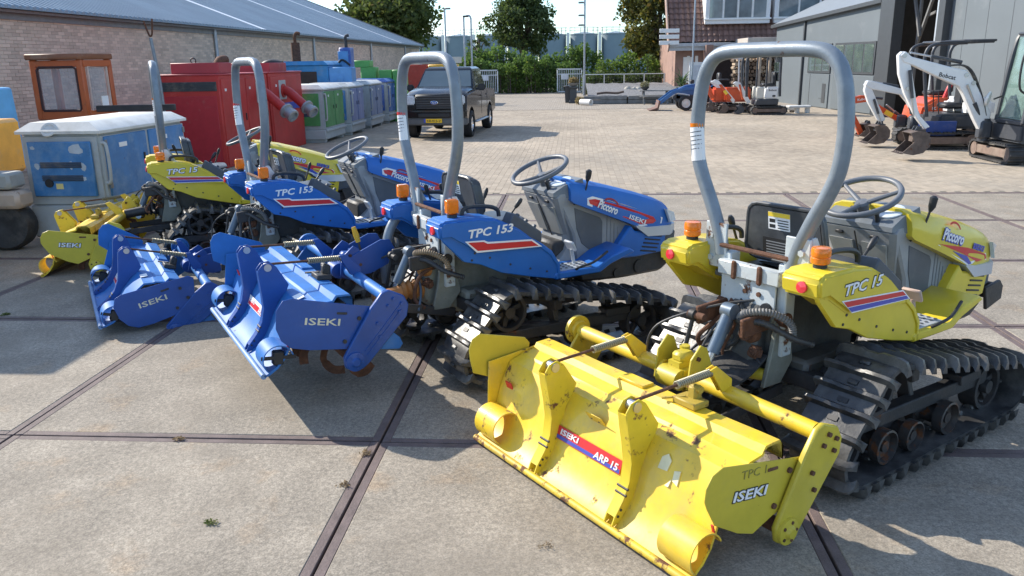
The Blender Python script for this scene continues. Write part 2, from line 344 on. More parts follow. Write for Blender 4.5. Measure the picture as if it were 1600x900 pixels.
def spoked(mb, c, r, w, ax=1, n=5, mi=0):
    """wheel with rim, hub and spokes; axis along v"""
    c = Vector(c)
    mb.lathe([(r*.82, -w/2), (r, -w/2), (r, w/2), (r*.82, w/2), (r*.78, 0), (r*.82, -w/2)], c, (0, 1, 0), 28, mi)
    mb.lathe([(.0, -w*.6), (r*.28, -w*.6), (r*.3, -w*.4), (r*.3, w*.4), (r*.28, w*.6), (0, w*.6)], c, (0, 1, 0), 16, mi)
    for i in range(n):
        a = 2*math.pi*i/n+.3; d = Vector((math.cos(a), 0, math.sin(a)))
        mb.bar(c+d*r*.2, c+d*r*.86, r*.26, w*.4, .003, mi, (0, 1, 0))
def crawler(parent, s, RB):
    v0 = s*.495; w = .30
    circ = [(.02, .192, .125), (1.33, .212, .125), (.24, .425, .130)]
    P, Ln = hull_path(circ, 150); n = len(P)
    tg = np.roll(P, -1, 0)-np.roll(P, 1, 0); tg /= np.linalg.norm(tg, axis=1)[:, None]; nm = np.stack([tg[:, 1], -tg[:, 0]], 1)
    b = MB(); rings = []
    for p, q_ in zip(P, nm):
        o = p+q_*.022
        rings.append([(p[0], v0-w*.47, p[1]), (o[0], v0-w*.47, o[1]), (o[0]+q_[0]*.004, v0, o[1]+q_[1]*.004), (o[0], v0+w*.47, o[1]), (p[0], v0+w*.47, p[1])])
    b.loft(rings, loop=True)
    K = 35; idx = np.linspace(0, n, K, endpoint=False)
    for j, f in enumerate(idx):
        i = int(f) % n; p, t, q_ = P[i], tg[i], nm[i]
        X = Matrix(((t[0], 0, q_[0], p[0]+q_[0]*.02), (0, 1, 0, v0), (t[1], 0, q_[1], p[1]+q_[1]*.02), (0, 0, 0, 1)))
        # full width grouser with sloped flanks and drooped ends
        pr = [(-.026, -.004), (-.009, .042), (.007, .042), (.018, -.004)]
        secs = [(-w*.585, -.030, .8), (-w*.54, -.012, 1.05), (-w*.45, -.002, 1), (-w*.16, 0, 1), (-w*.10, 0, .78), (w*.10, 0, .78), (w*.16, 0, 1), (w*.45, -.002, 1), (w*.54, -.012, 1.05), (w*.585, -.030, .8)]
        b.loft([[X @ Vector((a, vv, h*k if h > 0 else h+dz)) if h <= 0 else X @ Vector((a, vv, h*k+dz)) for a, h in pr] for vv, dz, k in secs])
        b.box(X @ Vector((.052, 0, -.016)), (.026, .05, .05), .006, X.to_3x3())
    b.obj('crawler_belt', RB, parent)
    sl = MB()
    for f in idx:
        i = (int(f)+2) % n; p, t, q_ = P[i], tg[i], nm[i]
        X = Matrix(((t[0], 0, q_[0], p[0]+q_[0]*.0265), (0, 1, 0, v0), (t[1], 0, q_[1], p[1]+q_[1]*.0265), (0, 0, 0, 1)))
        sl.box(X @ Vector((0, 0, .001)), (.022, .05, .004), 0, X.to_3x3())
    sl.obj('belt_slots', M_deck, parent)
    for nme, c, r, k in (('drive_sprocket', (.24, v0, .425), .12, 6), ('rear_idler', (.02, v0, .192), .115, 5), ('front_idler', (1.25, v0, .20), .125, 5)):
        m = MB(); spoked(m, c, r, .09, n=k); m.obj(nme, M_dark, parent)
    for u in (.27, .50, .80):
        m = MB(); zz = .16 if u != .5 else .15; kk = .92 if u != .5 else .82
        for e in (-1, 1):
            m.lathe([(a_*kk, h_) for a_, h_ in [(.02, 0), (.055, 0), (.066, .012), (.09, .012), (.09, .06), (.08, .063), (.072, .03), (.03, .025), (.03, .05), (0, .05)]], (u, v0+e*.035, zz), (0, e, 0), 24)
        m.cyl((u, v0-.05, zz), (u, v0+.05, zz), .05)
        m.obj('track_roller', mat('roller_steel', (.06, .058, .058), .45, .4, var=.3, rust=.9, rustscale=14, dirt=.4, dirtcol=(.12, .085, .06)), parent)
    f = MB()
    f.bar((.02, v0, .27), (1.25, v0, .255), .07, .07, .006)
    f.bar((.28, v0-.03*s, .24), (.50, v0-.03*s, .18), .05, .05, .005); f.bar((.66, v0-.03*s, .22), (.97, v0-.03*s, .20), .05, .07, .005)
    for u in (.12, .60, 1.02): f.bar((u, v0-s*.08, .46 if u < 1 else .40), (u+.02, v0-s*.02, .20), .07, .035, .005, upv=(1, 0, 0))
    f.bar((.12, s*.12, .42), (.12, v0, .42), .07, .08, .006); f.bar((.62, s*.12, .40), (.62, v0, .40), .06, .07, .006); f.bar((1.0, s*.1, .40), (1.02, v0, .37), .06, .06, .006)
    f.bar((.34, v0-s*.09, .45), (1.1, v0-s*.09, .36), .03, .045, .004)
    f.cyl((.24, s*.2, .415), (.24, v0, .415), .05)
    f.bar((.96, v0, .30), (1.15, v0, .30), .10, .05, .004)
    f.obj('track_frame', M_dark, parent)
def lug_wheel(parent, c, r, w, name, RB):
    c = Vector(c); b = MB(); t = .085
    b.lathe([(r*.62, -w*.42), (r*.8, -w*.5), (r-t, -w*.46), (r-t+.012, 0), (r-t, w*.46), (r*.8, w*.5), (r*.62, w*.42), (r*.58, 0), (r*.62, -w*.42)], c, (0, 1, 0), 36)
    K = 17
    for i in range(K):
        for e in (-1, 1):
            a = 2*math.pi*(i+(.5 if e > 0 else 0))/K; rings = []
            for q_ in (0, .5, 1.):
                th = a+q_*.26*-1; d = Vector((math.cos(th), 0, math.sin(th))); tt = Vector((-math.sin(th), 0, math.cos(th)))
                yy = e*w*(.02+.52*q_); h0 = r-t-.01; h1 = r-.012*q_; hw = .011+.007*q_
                rings.append([c+d*h0-tt*hw*1.5+Vector((0, yy, 0)), c+d*h1-tt*hw+Vector((0, yy, 0)), c+d*h1+tt*hw+Vector((0, yy, 0)), c+d*h0+tt*hw*1.5+Vector((0, yy, 0))])
            b.loft(rings)
    ty = b.obj(name, RB, parent, 20)
    m = MB(); m.lathe([(r*.6, -w*.42), (r*.64, -w*.40), (r*.56, -w*.2), (r*.2, -w*.05), (0, -w*.08)], c, (0, 1, 0), 24); m.lathe([(r*.6, w*.42), (r*.64, w*.40), (r*.56, w*.2), (r*.2, w*.05), (0, w*.08)], c, (0, 1, 0), 24)
    m.obj('rim', M_dark, ty)
    m = MB()
    for e in (-1, 1):
        m.lathe([(r*.20, 0), (r*.2, .04), (r*.14, .06), (0, .06)], c+Vector((0, e*w*.05, 0)), (0, e, 0), 16)
        for i in range(6): a = i*math.pi/3; q_ = c+Vector((r*.30*math.cos(a), e*w*.09, r*.30*math.sin(a))); m.cyl(q_, q_+Vector((0, e*.02, 0)), .014, n=6)
        m.torus(c+Vector((0, e*w*.38, 0)), (0, 1, 0), r*.59, .012, 28, 6)
    m.obj('hub', mat('dusty_hub', (.16, .16, .155), .6, .2, var=.2, dirt=.5), ty)

def tractor(t, lab, model, P, blue, tracks):
    x, y, h = POSE[t]
    T = thing('compact_tractor', lab, 'tractor', (x, y, 0), R(h), 'small tractors parked in a row')
    RB = M_belt
    # ---- roll bar
    b = MB(); pp = [(.205, .96), (.225, 1.05), (.285, 1.19), (.35, 1.315), (.388, 1.41), (.402, 1.50), (.405, 1.60), (.395, 1.71), (.378, 1.79), (.343, 1.86), (.285, 1.90), (.20, 1.914), (.10, 1.916)]
    path = [(0, v, z) for v, z in pp]+[(0, -v, z) for v, z in pp[::-1]]
    b.tube(spl(path, 4), .0335, 14); rb = b.obj('roll_bar', M_galv, T)
    s = MB(); d = (Vector((0, .40, 1.50))-Vector((0, .375, 1.38))).normalized()
    def wrap(mb, v0, z0, v1, z1, rr, a0, a1):
        p0, p1 = Vector((0, v0, z0)), Vector((0, v1, z1)); mb.lathe([(rr, 0), (rr, (p1-p0).length)], p0, p1-p0, 8, 0, a0, a1)
    wrap(s, .386, 1.40, .407, 1.56, .0350, math.pi*.5, math.pi*1.6); s.obj('warning_sticker', M_decw, rb)
    s = MB(); wrap(s, .4065, 1.562, .4075, 1.58, .0351, math.pi*.5, math.pi*1.6); s.obj('warning_band', M_orange if not blue else M_decr, rb)
    s = MB()
    for k in range(5): wrap(s, .394+k*.0024, 1.455+k*.02, .3948+k*.0024, 1.459+k*.02, .0353, math.pi*.7, math.pi*1.4)
    s.obj('sticker_print', M_greydk, rb)
    # ---- rear frame that carries the roll bar
    b = MB()
    for e in (-1, 1):
        b.box((-.012, e*.235, 1.005), (.014, .13, .22), .003); b.prism([(0, .90), (0, 1.12), (.03, 1.12), (.13, .95), (.13, .90)], 'uz', e*.292-.006, e*.292+.006, .002)
        b.box((.02, e*.165, .76), (.07, .055, .44), .006); b.prism([(0, .85), (.0, 1.0), (.1, .85)], 'uz', e*.2-.005, e*.2+.005, .001)
        b.cyl((-.03, e*.26, 1.05), (-.01, e*.26, 1.05), .016, n=6); b.cyl((-.03, e*.26, .94), (-.01, e*.26, .94), .016, n=6)
    b.box((-.035, 0, .915), (.05, .36, .07), .006); b.box((-.032, 0, .795), (.012, .30, .17), .003)
    fr = b.obj('rear_frame', M_frame, T)
    b = MB(); b.tube([(-.02, -.2, 1.01), (-.02, .2, 1.01)], .012, 8)
    for e in (-1, 1): b.box((-.065, e*.075, .915), (.018, .03, .09), .008)
    for v in (-.06, .02): b.cyl((-.038, v, .82), (-.046, v, .82), .012, n=8)
    b.obj('rusty_hinges', M_rust, fr)
    b = MB(); b.cyl((-.036, -.11, .76), (-.052, -.11, .76), .03); b.obj('rubber_bung', M_black, fr)
    # ---- seat
    Xb = frame((.205, .0, .92), (0, -1, 0), (-.13, 0, .99))       # backrest plane: x to the right, y up, z towards the rear
    def rrect(w0, w1, h0, h1, r):
        o = []
        for cx_, cy_, a0 in ((w1-r, h1-r, 0), (-w1+r, h1-r, 90), (-w0+r, h0+r, 180), (w0-r, h0+r, 270)): o += [(cx_+r*math.cos(R(a0+a)), cy_+r*math.sin(R(a0+a))) for a in (0, 30, 60, 90)]
        return o
    b = MB(); b.prism(rrect(.235, .215, .0, .285, .06), 'uv', -.05, .0, .014, X=Xb, seg=2); b.prism(rrect(.20, .18, .03, .26, .05), 'uv', -.085, -.045, .012, X=Xb, seg=2); b.tube([Xb @ Vector((x_, y_, -.006)) for x_, y_ in rrect(.232, .212, .003, .282, .06)], .010, 7, True)
    rings = []
    for u, hw, th, z in ((.22, .16, .02, .90), (.26, .21, .045, .895), (.40, .225, .05, .89), (.52, .215, .05, .90), (.575, .17, .03, .905)):
        rings.append([(u, hw*math.cos(a), z+th*.5*math.sin(a)) for a in np.linspace(0, 2*math.pi, 14, endpoint=False)])
    b.loft(rings); st = b.obj('seat', M_seat, T, 40)
    def onback(poly, z0, z1, nm_, m_, par): q_ = MB(); q_.prism(poly, 'uv', z0, z1, X=Xb); return q_.obj(nm_, m_, par, smooth=False)
    def rc(x, y, w, h): return [(x, y), (x+w, y), (x+w, y+h), (x, y+h)]
    sl = onback(rc(-.085, .165, .125, .085), .0, .002, 'seat_label', M_decw, st)
    onback(rc(-.085, .228, .125, .022), .002, .0028, 'label_header', mat('label_yellow', (.85, .6, .05), .5), sl)
    q_ = MB()
    for k in range(4): q_.prism(rc(-.03, .172+.013*k, .062, .005), 'uv', .002, .0026, X=Xb)
    for k in range(2): q_.prism(rc(-.078, .172+.027*k, .034, .018), 'uv', .002, .0026, X=Xb)
    q_.obj('label_print', M_deck, sl, smooth=False)
    rp_ = onback(rc(-.12, .03, .20, .09), .0, .002, 'rear_plate', M_deck, st); q_ = MB()
    for k in range(5): q_.prism(rc(-.10, .042+.014*k, .16-.02*(k % 3), .005), 'uv', .002, .0026, X=Xb)
    q_.obj('plate_print', mat('plate_print_grey', (.25, .26, .27), .6), rp_, smooth=False)
    # ---- fenders
    for e in (-1, 1):
        lo, hi = sorted((e*.47, e*.27))
        b = MB()
        b.prism([(-.165, .905), (-.175, .985), (-.14, 1.012), (.08, 1.012), (.20, .995), (.36, .915), (.48, .82), (.535, .76), (.49, .768), (.06, .805), (-.10, .905)], 'uz', lo, hi, .024, seg=3)
        lo, hi = sorted((e*.452, e*.425))
        b.prism([(-.15, .96), (-.14, .89), (-.01, .755), (.10, .725), (.24, .655), (.45, .60), (.655, .555), (.655, .66), (.60, .745), (.53, .80), (.30, .93)], 'uz', lo, hi, .004)
        lo, hi = sorted((e*.46, e*.27))
        b.prism([(.52, .80), (.60, .735), (.655, .655), (.655, .56), (.64, .56), (.635, .645), (.585, .72), (.51, .78)], 'uz', lo, hi, .003)
        fd = b.obj('fender', P, T)
        k = MB()
        for (u, z) in ((.06, .80), (.16, .76), (.30, .70), (.44, .655), (.04, .76), (.56, .62)): k.cyl((u, e*.45, z), (u, e*.455, z), .007, n=8)
        k.obj('fender_bolts', M_dark, fd)
        k = MB(); k.cyl((-.04, e*.37, 1.012), (-.04, e*.37, 1.03), .03, n=14); k.obj('beacon_base', M_black, fd)
        k = MB()
        if blue: k.box((-.04, e*.37, 1.075), (.075, .05, .085), .008)
        else: k.lathe([(.036, 0), (.042, .005), (.042, .025), (.038, .03), (.042, .035), (.042, .06), (.038, .07), (.0, .074)], (-.04, e*.37, 1.03), (0, 0, 1), 20)
        k.obj('indicator_lamp', M_orange, fd)
        k = MB(); k.lathe([(.026, 0), (.025, .01), (.0, .014)], (-.171, e*.385, .95), (-1, 0, .1), 16); k.obj('tail_lamp', M_red, fd)
        k = MB(); k.tube(spl([(.04, e*.335, 1.0), (.05, e*.335, 1.04), (.10, e*.335, 1.055), (.22, e*.335, 1.045), (.28, e*.335, 1.02), (.29, e*.335, .98)], 5), .013, 8); k.obj('grab_handle', M_black, fd)
        if e < 0:
            vd = -.4715
            def pd(nm_, poly, m_, off=.0): q_ = MB(); q_.prism(poly, 'uz', vd-off-.0015, vd-off); return q_.obj(nm_, m_, fd, smooth=False)
            z0 = lambda u: .885-(u-.0)*.155
            if blue:
                pd('stripe_border', [(-.012, .882), (.115, .875), (.14, .862), (.442, .842), (.515, .788), (.065, .806)], M_decw)
                pd('stripe_red', [(.008, .873), (.11, .866), (.135, .852), (.438, .832), (.488, .796), (.07, .817)], M_decr, .0016)
                Xt = frame((.015, vd, .898), (1, 0, .03), (.10, 0, 1)); text('model_lettering', model, M_decw, fd, Xt, .068, .30, .024, .22)
            else:
                pd('stripe_border', [(-.015, .880), (.452, .850), (.518, .797), (.068, .812)], M_decw)
                pd('stripe_red', [(.0, .873), (.449, .844), (.478, .822), (.030, .846)], M_decr, .0016)
                pd('stripe_blue', [(.034, .842), (.482, .818), (.503, .801), (.064, .818)], M_decb, .0016)
                Xt = frame((.0, vd, .898), (1, 0, .03), (.10, 0, 1)); text('lettering_outline', model, M_deck, fd, Xt, .072, .285, .055, .22)
                Xt.translation += Vector((.001, -.0014, .0015)); text('model_lettering', model, M_decw, fd, Xt, .068, .278, .02, .22)
    # control box and levers beside the seat
    b = MB(); b.prism([(.32, .93), (.36, 1.0), (.56, .86), (.56, .80), (.50, .80)], 'uz', -.40, -.30, .008)
    for u, z in ((.40, .97), (.46, .93), (.52, .89)): b.box((u+.01, -.35, z), (.02, .03, .03), .005, (0, .6, 0))
    b.obj('control_box', M_greydk, T)
    for (p0, p1, rr) in (((.30, .36, .93), (.24, .37, 1.08), .012), ((.36, -.28, .92), (.46, -.30, 1.05), .011), ((.16, .34, .95), (.11, .33, 1.09), .011), ((.5, .3, .9), (.55, .31, 1.03), .01)):
        b = MB(); b.tube([p0, p1], .007, 8); q_ = Vector(p1); d = (q_-Vector(p0)).normalized(); b.tube([q_-d*.05, q_-d*.03, q_, q_+d*.02], [.010, rr*1.35, rr*1.5, rr*.8], 10); b.obj('lever', M_black, T)
    # ---- console, dash, wheel
    b = MB(); rings = []
    for z, u0, u1, hw in ((1.045, .80, 1.0, .21), (1.02, .775, 1.05, .215), (.93, .81, 1.1, .20), (.76, .89, 1.2, .155), (.66, .87, 1.25, .165), (.575, .78, 1.3, .20)):
        rings.append([(u0+.02, hw, z), (u0, hw-.03, z), (u0, -hw+.03, z), (u0+.02, -hw, z), (u1, -hw, z), (u1, hw, z)])
    b.loft(rings); cs = b.obj('console', M_greypl, T, 25)
    for e in (-1, 1):
        k = MB(); X4 = [(.793+.0, e*.025, .955), (.795, e*.165, .955), (.877, e*.135, .765), (.874, e*.03, .765)]
        k.loft([[Vector(p)+Vector((-.006, 0, 0)) for p in X4], [Vector(p)+Vector((.02, 0, 0)) for p in X4]]); k.obj('console_panel', mat('console_panel_grey', (.30, .31, .30), .6, var=.12, dirt=.45, dirtcol=(.36, .34, .28)), cs)
        k = MB(); k.box((.786, e*.10, .99), (.02, .045, .018), .004); k.obj('switch', M_deck, cs)
    k = MB(); k.box((.83, 0, .86), (.004, .006, .33), 0, (0, -.42, 0)); k.obj('seam', M_deck, cs)
    b = MB(); b.prism([(.81, 1.0), (.95, .985), (1.46, .765), (1.30, .57), (.95, .545), (.93, .76)], 'uz', -.205, .205, .012); sp_ = b.obj('side_cover', M_greypl, T)
    for e in (-1, 1):
        k = MB(); k.prism([(.93, .945), (1.14, .86), (1.16, .83), (1.16, .62), (1.10, .61), (.99, .70), (.95, .80)], 'uz', e*.206-.003, e*.206+.003, .002); k.obj('side_inset', M_greydk, sp_)
        k = MB()
        for q_ in range(6): k.box((1.20+q_*.03, e*.206, .76-.02*q_), (.006, .004, .22-.02*q_))
        k.obj('ribs', mat('rib_grey', (.19, .205, .22), .5, dirt=.3), sp_)
    b = MB(); b.loft([[(.77, -.20, 1.03), (.77, .20, 1.03), (.77, .20, 1.055), (.77, -.20, 1.055)], [(.86, -.215, 1.02), (.86, .215, 1.02), (.86, .20, 1.10), (.86, -.20, 1.10)], [(1.0, -.24, 1.0), (1.0, .24, 1.0), (1.0, .20, 1.135), (1.0, -.20, 1.135)]])
    ds = b.obj('dashboard', M_dash, T, 25)
    k = MB(); k.lathe([(.07, 0), (.072, .012), (.06, .016), (.0, .014)], (.89, -.11, 1.105), (-.35, 0, .94), 20); k.obj('gauge', M_lens, ds)
    k = MB(); k.lathe([(.05, 0), (.05, .012), (.0, .014)], (.89, .06, 1.105), (-.35, 0, .94), 20); k.obj('gauge_cluster', M_black, ds)
    k = MB(); k.cyl((.80, -.10, 1.068), (.785, -.10, 1.11), .012); k.box((.785, -.10, 1.115), (.03, .02, .025), .005); k.obj('ignition_key', M_black, ds)
    c = Vector((.79, 0, 1.185)); ax = Vector((-.40, .0, .92)).normalized(); b = MB(); b.torus(c, ax, .19, .0155, 44, 10)
    e1 = Vector((0, 1, 0)); e2 = ax.cross(e1)
    for a in (.5*math.pi, 1.17*math.pi, 1.83*math.pi):
        d = e1*math.cos(a)+e2*math.sin(a); b.tube([c-ax*.045, c-ax*.03+d*.06, c+d*.185], [.014, .013, .010], 8)
    b.lathe([(.0, .015), (.03, .012), (.038, 0), (.03, -.03), (.026, -.06)], c-ax*.04, ax, 18)
    b.tube([c-ax*.05, c-ax*.12], [.024, .034], 12); b.obj('steering_wheel', mat('wheel_rim_grey', (.115, .125, .14), .45, var=.12, dirt=.3, dirtcol=(.22, .22, .22)), T)
    b = MB(); b.tube(spl([(.92, -.215, .97), (.99, -.24, 1.05), (1.0, -.26, 1.15)], 5), .006, 8); b.tube([(.995, -.258, 1.12), (1.0, -.262, 1.145), (1.005, -.265, 1.19), (1.006, -.266, 1.2)], [.008, .018, .02, .008], 10); b.obj('throttle_lever', M_black, T)
    # ---- hood
    b = MB(); rings = []
    for u, zt, zb, hw in ((.88, 1.13, 1.005, .243), (.90, 1.135, .985, .25), (1.15, 1.085, .885, .265), (1.42, 1.01, .775, .27), (1.60, .95, .75, .265), (1.70, .905, .75, .25), (1.765, .855, .75, .21), (1.79, .80, .75, .17)):
        prof = [(hw, zb), (hw, zb+.3*(zt-zb)), (hw-.008, zt-.055), (hw-.03, zt-.02), (hw-.075, zt), (0, zt+.006)]
        rings.append([(u, v, z) for v, z in prof]+[(u, -v, z) for v, z in prof[-2::-1]])
    b.loft(rings); hd = b.obj('hood', P, T, 30)
    b = MB(); rings = []
    for u, z0_, z1, hw in ((1.40, .775, .785, .276), (1.50, .70, .765, .277), (1.70, .685, .755, .272), (1.80, .685, .752, .20), (1.825, .69, .75, .12)):
        rings.append([(u, hw, z0_), (u, hw, z1), (u, 0, z1+.002), (u, -hw, z1), (u, -hw, z0_)])
    b.loft(rings); b.obj('hood_lip', M_silver, hd)
    for e in (-1, 1):
        k = MB(); k.loft([[(1.655, e*.255, .875), (1.735, e*.235, .845), (1.775, e*.205, .775), (1.70, e*.256, .775)], [(1.662, e*.274, .873), (1.742, e*.258, .843), (1.79, e*.226, .777), (1.702, e*.276, .777)]]); k.obj('headlamp', M_lens, hd)
    # hood decals on the right flank
    def hw_at(u): return np.interp(u, (.90, 1.15, 1.42, 1.60, 1.70), (.25, .265, .27, .265, .25))+.0012
    def flank(nm_, poly, m_, off=0.):
        q_ = MB(); A = [(u, -hw_at(u)-off, z) for u, z in poly]; B = [(u, -hw_at(u)+.004, z) for u, z in poly]; q_.loft([A, B]); return q_.obj(nm_, m_, hd, smooth=False)
    if blue:
        flank('stripe_border', [(1.0, 1.01), (1.04, 1.02), (1.30, .94), (1.64, .815), (1.63, .775), (1.44, .775), (1.0, .965)], M_decw)
        flank('stripe_red', [(1.01, 1.0), (1.06, 1.0), (1.30, .925), (1.55, .83), (1.575, .80), (1.55, .785), (1.44, .79), (1.02, .972)], M_decr, .0014)
        text('name_lettering', 'Piccoro', M_decw, hd, frame((1.075, -.2675, .945), (1, -.02, -.43), (.43, 0, 1)), .075, .17, .03, .1)
        text('maker_lettering', 'ISEKI', M_decw, hd, frame((1.335, -.2725, .842), (1, 0, -.40), (.40, 0, 1)), .042, .15, .02)
    else:
        flank('stripe_border', [(1.10, .935), (1.62, .815), (1.64, .775), (1.42, .778)], M_decw)
        flank('stripe_red', [(1.115, .937), (1.40, .878), (1.61, .812), (1.635, .782), (1.52, .782), (1.36, .85)], M_decr, .0014)
        flank('stripe_blue', [(1.25, .882), (1.40, .832), (1.46, .782), (1.43, .781)], M_decb, .0015)
        text('name_outline', 'Piccoro', M_decb, hd, frame((1.13, -.2665, .962), (1, -.02, -.30), (.3, 0, 1)), .085, .22, .075, .1)
        text('name_lettering', 'Piccoro', M_decw, hd, frame((1.133, -.2680, .964), (1, -.02, -.30), (.3, 0, 1)), .08, .213, .028, .1)
        text('maker_lettering', 'ISEKI', M_decb, hd, frame((1.45, -.2715, .868), (1, 0.02, -.30), (.3, 0, 1)), .042, .13, .05)
    k = MB(); a = np.linspace(.25, math.pi-.35, 14); rr = .062
    cc_ = (1.245, 1.0) if not blue else (1.19, .955)
    ring = [(cc_[0]+math.cos(t)*rr, cc_[1]-(math.cos(t)*rr)*.35+math.sin(t)*rr*.62) for t in a]; inn = [(cc_[0]+math.cos(t)*rr*.8, cc_[1]-(math.cos(t)*rr*.8)*.35+math.sin(t)*rr*.42) for t in a]
    k.loft([[(u, -.2675, z) for u, z in ring], [(u, -.2675, z) for u, z in inn]], closed=False); k.obj('arc_emblem', M_decr if not blue else mat('arc_maroon', (.35, .03, .05), .4), hd, smooth=False)
    # ---- front below the hood
    b = MB(); b.prism([(1.36, .79), (1.40, .745), (1.68, .69), (1.655, .57), (1.42, .56), (1.28, .565), (1.20, .60)], 'uz', -.262, .262, .01); lv = b.obj('front_panel', P, T)
    for e in (-1, 1):
        k = MB()
        for q_ in range(5): k.box((1.565-.012*q_, e*.263, .695-.026*q_), (.14, .008, .010), .002, (0, .18, 0))
        k.obj('louvre_slots', M_deck, lv)
    b = MB(); b.prism([(1.66, .72), (1.80, .70), (1.79, .60), (1.66, .575)], 'uz', -.22, .22, .01); b.obj('grille', M_greydk, T)
    b = MB(); b.prism([(.95, .56), (1.78, .575), (1.80, .47), (1.70, .405), (1.35, .40), (1.0, .42)], 'uz', -.19, .19, .02)
    b.box((1.42, 0, .46), (.5, .30, .13), .02); b.box((1.80, 0, .56), (.04, .34, .13), .008); b.cyl((1.5, -.2, .47), (1.5, -.15, .47), .05); b.cyl((1.3, -.2, .45), (1.3, -.15, .45), .03)
    b.box((1.1, 0, .62), (.6, .3, .2), .02); b.obj('engine', M_dark, T)
    b = MB(); b.prism([(1.70, .60), (1.86, .62), (1.90, .58), (1.90, .50), (1.74, .46)], 'uz', -.255, -.235, .004); b.prism([(1.70, .60), (1.86, .62), (1.90, .58), (1.90, .50), (1.74, .46)], 'uz', .235, .255, .004); b.box((1.885, 0, .54), (.03, .50, .10), .006)
    b.obj('front_bracket', M_dark, T)
    # ---- step plates, rear body
    for e in (-1, 1):
        lo, hi = sorted((e*.20, e*.46)); b = MB()
        b.prism([(.62, .60), (.95, .595), (1.05, .65), (1.20, .69), (1.25, .66), (1.05, .60), (.97, .555), (.62, .555)], 'uz', lo, hi, .008)
        fp_ = b.obj('step_plate', P, T)
        k = MB(); k.prism([(.68, e*.27), (.94, e*.27), (.92, e*.43), (.68, e*.43)], 'uv', .598, .603, .001); k.obj('tread_pad', M_silver, fp_)
        k = MB()
        for a_ in range(6):
            for b_ in range(4): k.cyl((.70+a_*.042, e*(.29+b_*.036), .603), (.70+a_*.042, e*(.29+b_*.036), .607), .009, n=6)
        k.obj('tread_studs', M_greydk, fp_)
        k = MB(); k.tube(spl([(.78, e*.45, .60), (.80, e*.475, .62), (.90, e*.48, .64), (1.02, e*.46, .69)], 5), .008, 8); k.obj('step_rail', M_black, fp_)
    b = MB(); b.cyl((.86, -.31, .60), (.84, -.31, .70), .012); b.box((.83, -.31, .725), (.02, .10, .07), .006, (0, -.45, 0)); b.obj('pedal', M_silver if blue else mat('worn_pedal', (.45, .33, .27), .6, rust=.5), T)
    b = MB(); b.prism([(-.02, .88), (.60, .86), (.66, .60), (.62, .36), (.1, .34), (-.02, .44)], 'uz', -.13, .13, .02); b.box((.3, 0, .46), (.4, .5, .10), .02); b.prism([(-.04, .78), (.02, .80), (.05, .44), (-.10, .40), (-.12, .52)], 'uz', -.10, .10, .02)
    b.box((.25, 0, .86), (.5, .5, .03), .005); b.obj('gearbox', M_cast if t == 2 else M_castd, T)
    b = MB()
    for e in (-1, 1):
        b.prism([(-.03, .72), (.05, .72), (.10, .50), (.02, .40), (-.10, .40), (-.06, .55)], 'uz', e*.16-.012, e*.16+.012, .004)
    b.obj('rear_bracket', M_cast, T)
    # ---- lift gear
    b = MB(); b.bar((.02, .13, .72), (-.22, .15, .70), .025, .09, .006); b.bar((.02, -.13, .72), (-.22, -.12, .70), .025, .09, .006); b.cyl((.0, -.2, .72), (.0, .2, .72), .035); b.cyl((-.22, .10, .70), (-.22, .2, .70), .018)
    b.obj('lift_arms', M_rust if t == 1 else M_dark, T)
    b = MB(); b.tube([(-.22, .17, .70), (-.27, .20, .42)], .011, 8); b.lathe([(.012, -.02), (.028, -.015), (.028, .015), (.012, .02)], (-.22, .17, .70), (0, 1, 0), 12); b.lathe([(.012, -.02), (.024, -.015), (.024, .015), (.012, .02)], (-.27, .20, .42), (0, 1, 0), 12); b.obj('lift_rod', M_dark, T)
    b = MB(); b.tube([(-.17, .0, .735), (-.255, .01, .56)], .030, 14); b.lathe([(.0, -.03), (.036, -.03), (.036, .03), (0, .03)], (-.165, 0, .75), (0, 1, 0), 14); b.obj('hydraulic_cylinder', M_cylb, T)
    b = MB(); b.tube([(-.255, .01, .56), (-.30, .015, .46)], .017, 10); b.lathe([(.0, -.02), (.026, -.02), (.026, .02), (0, .02)], (-.305, .015, .45), (0, 1, 0), 12); b.obj('piston_rod', M_steel, T)
    for e in (-1, 1):
        b = MB(); b.bar((.06, e*.15, .36), (-.40, e*.19, .33 if t != 2 else .48), .018, .055, .004); b.obj('lower_link', M_dark, T)
    # hoses: ribbed conduit and plain cables
    pth = spl([(-.14, -.04, .72), (-.16, -.10, .765), (-.10, -.18, .77), (-.03, -.24, .72), (-.02, -.25, .64)], 16)
    b = MB(); b.tube(pth, [.019 if i % 2 else .0145 for i in range(len(pth))], 10); b.obj('ribbed_hose', M_tanhose if t == 2 else mat('grey_conduit', (.15, .15, .15), .6, dirt=.4), T)
    pth = spl([(-.12, -.01, .70), (-.16, -.08, .72), (-.12, -.17, .72), (-.04, -.27, .66), (.06, -.30, .62)], 12)
    b = MB(); b.tube(pth, [.017 if i % 2 else .0135 for i in range(len(pth))], 10); b.obj('ribbed_hose', M_hose, T)
    for q_, pts in enumerate(([(-.02, -.05, .79), (-.16, .12, .74), (-.30, .33, .62), (-.34, .36, .47), (-.33, .30, .40)], [(-.02, .05, .78), (-.10, .02, .74), (-.2, .06, .66), (-.3, .1, .45)], [(0, .1, .74), (-.08, .16, .66), (-.06, .22, .56), (-.2, .2, .5)])):
        b = MB(); b.tube(spl(pts, 8), .0065, 7); b.obj('cable', M_hose, T)
    rr = random.Random(t*17)
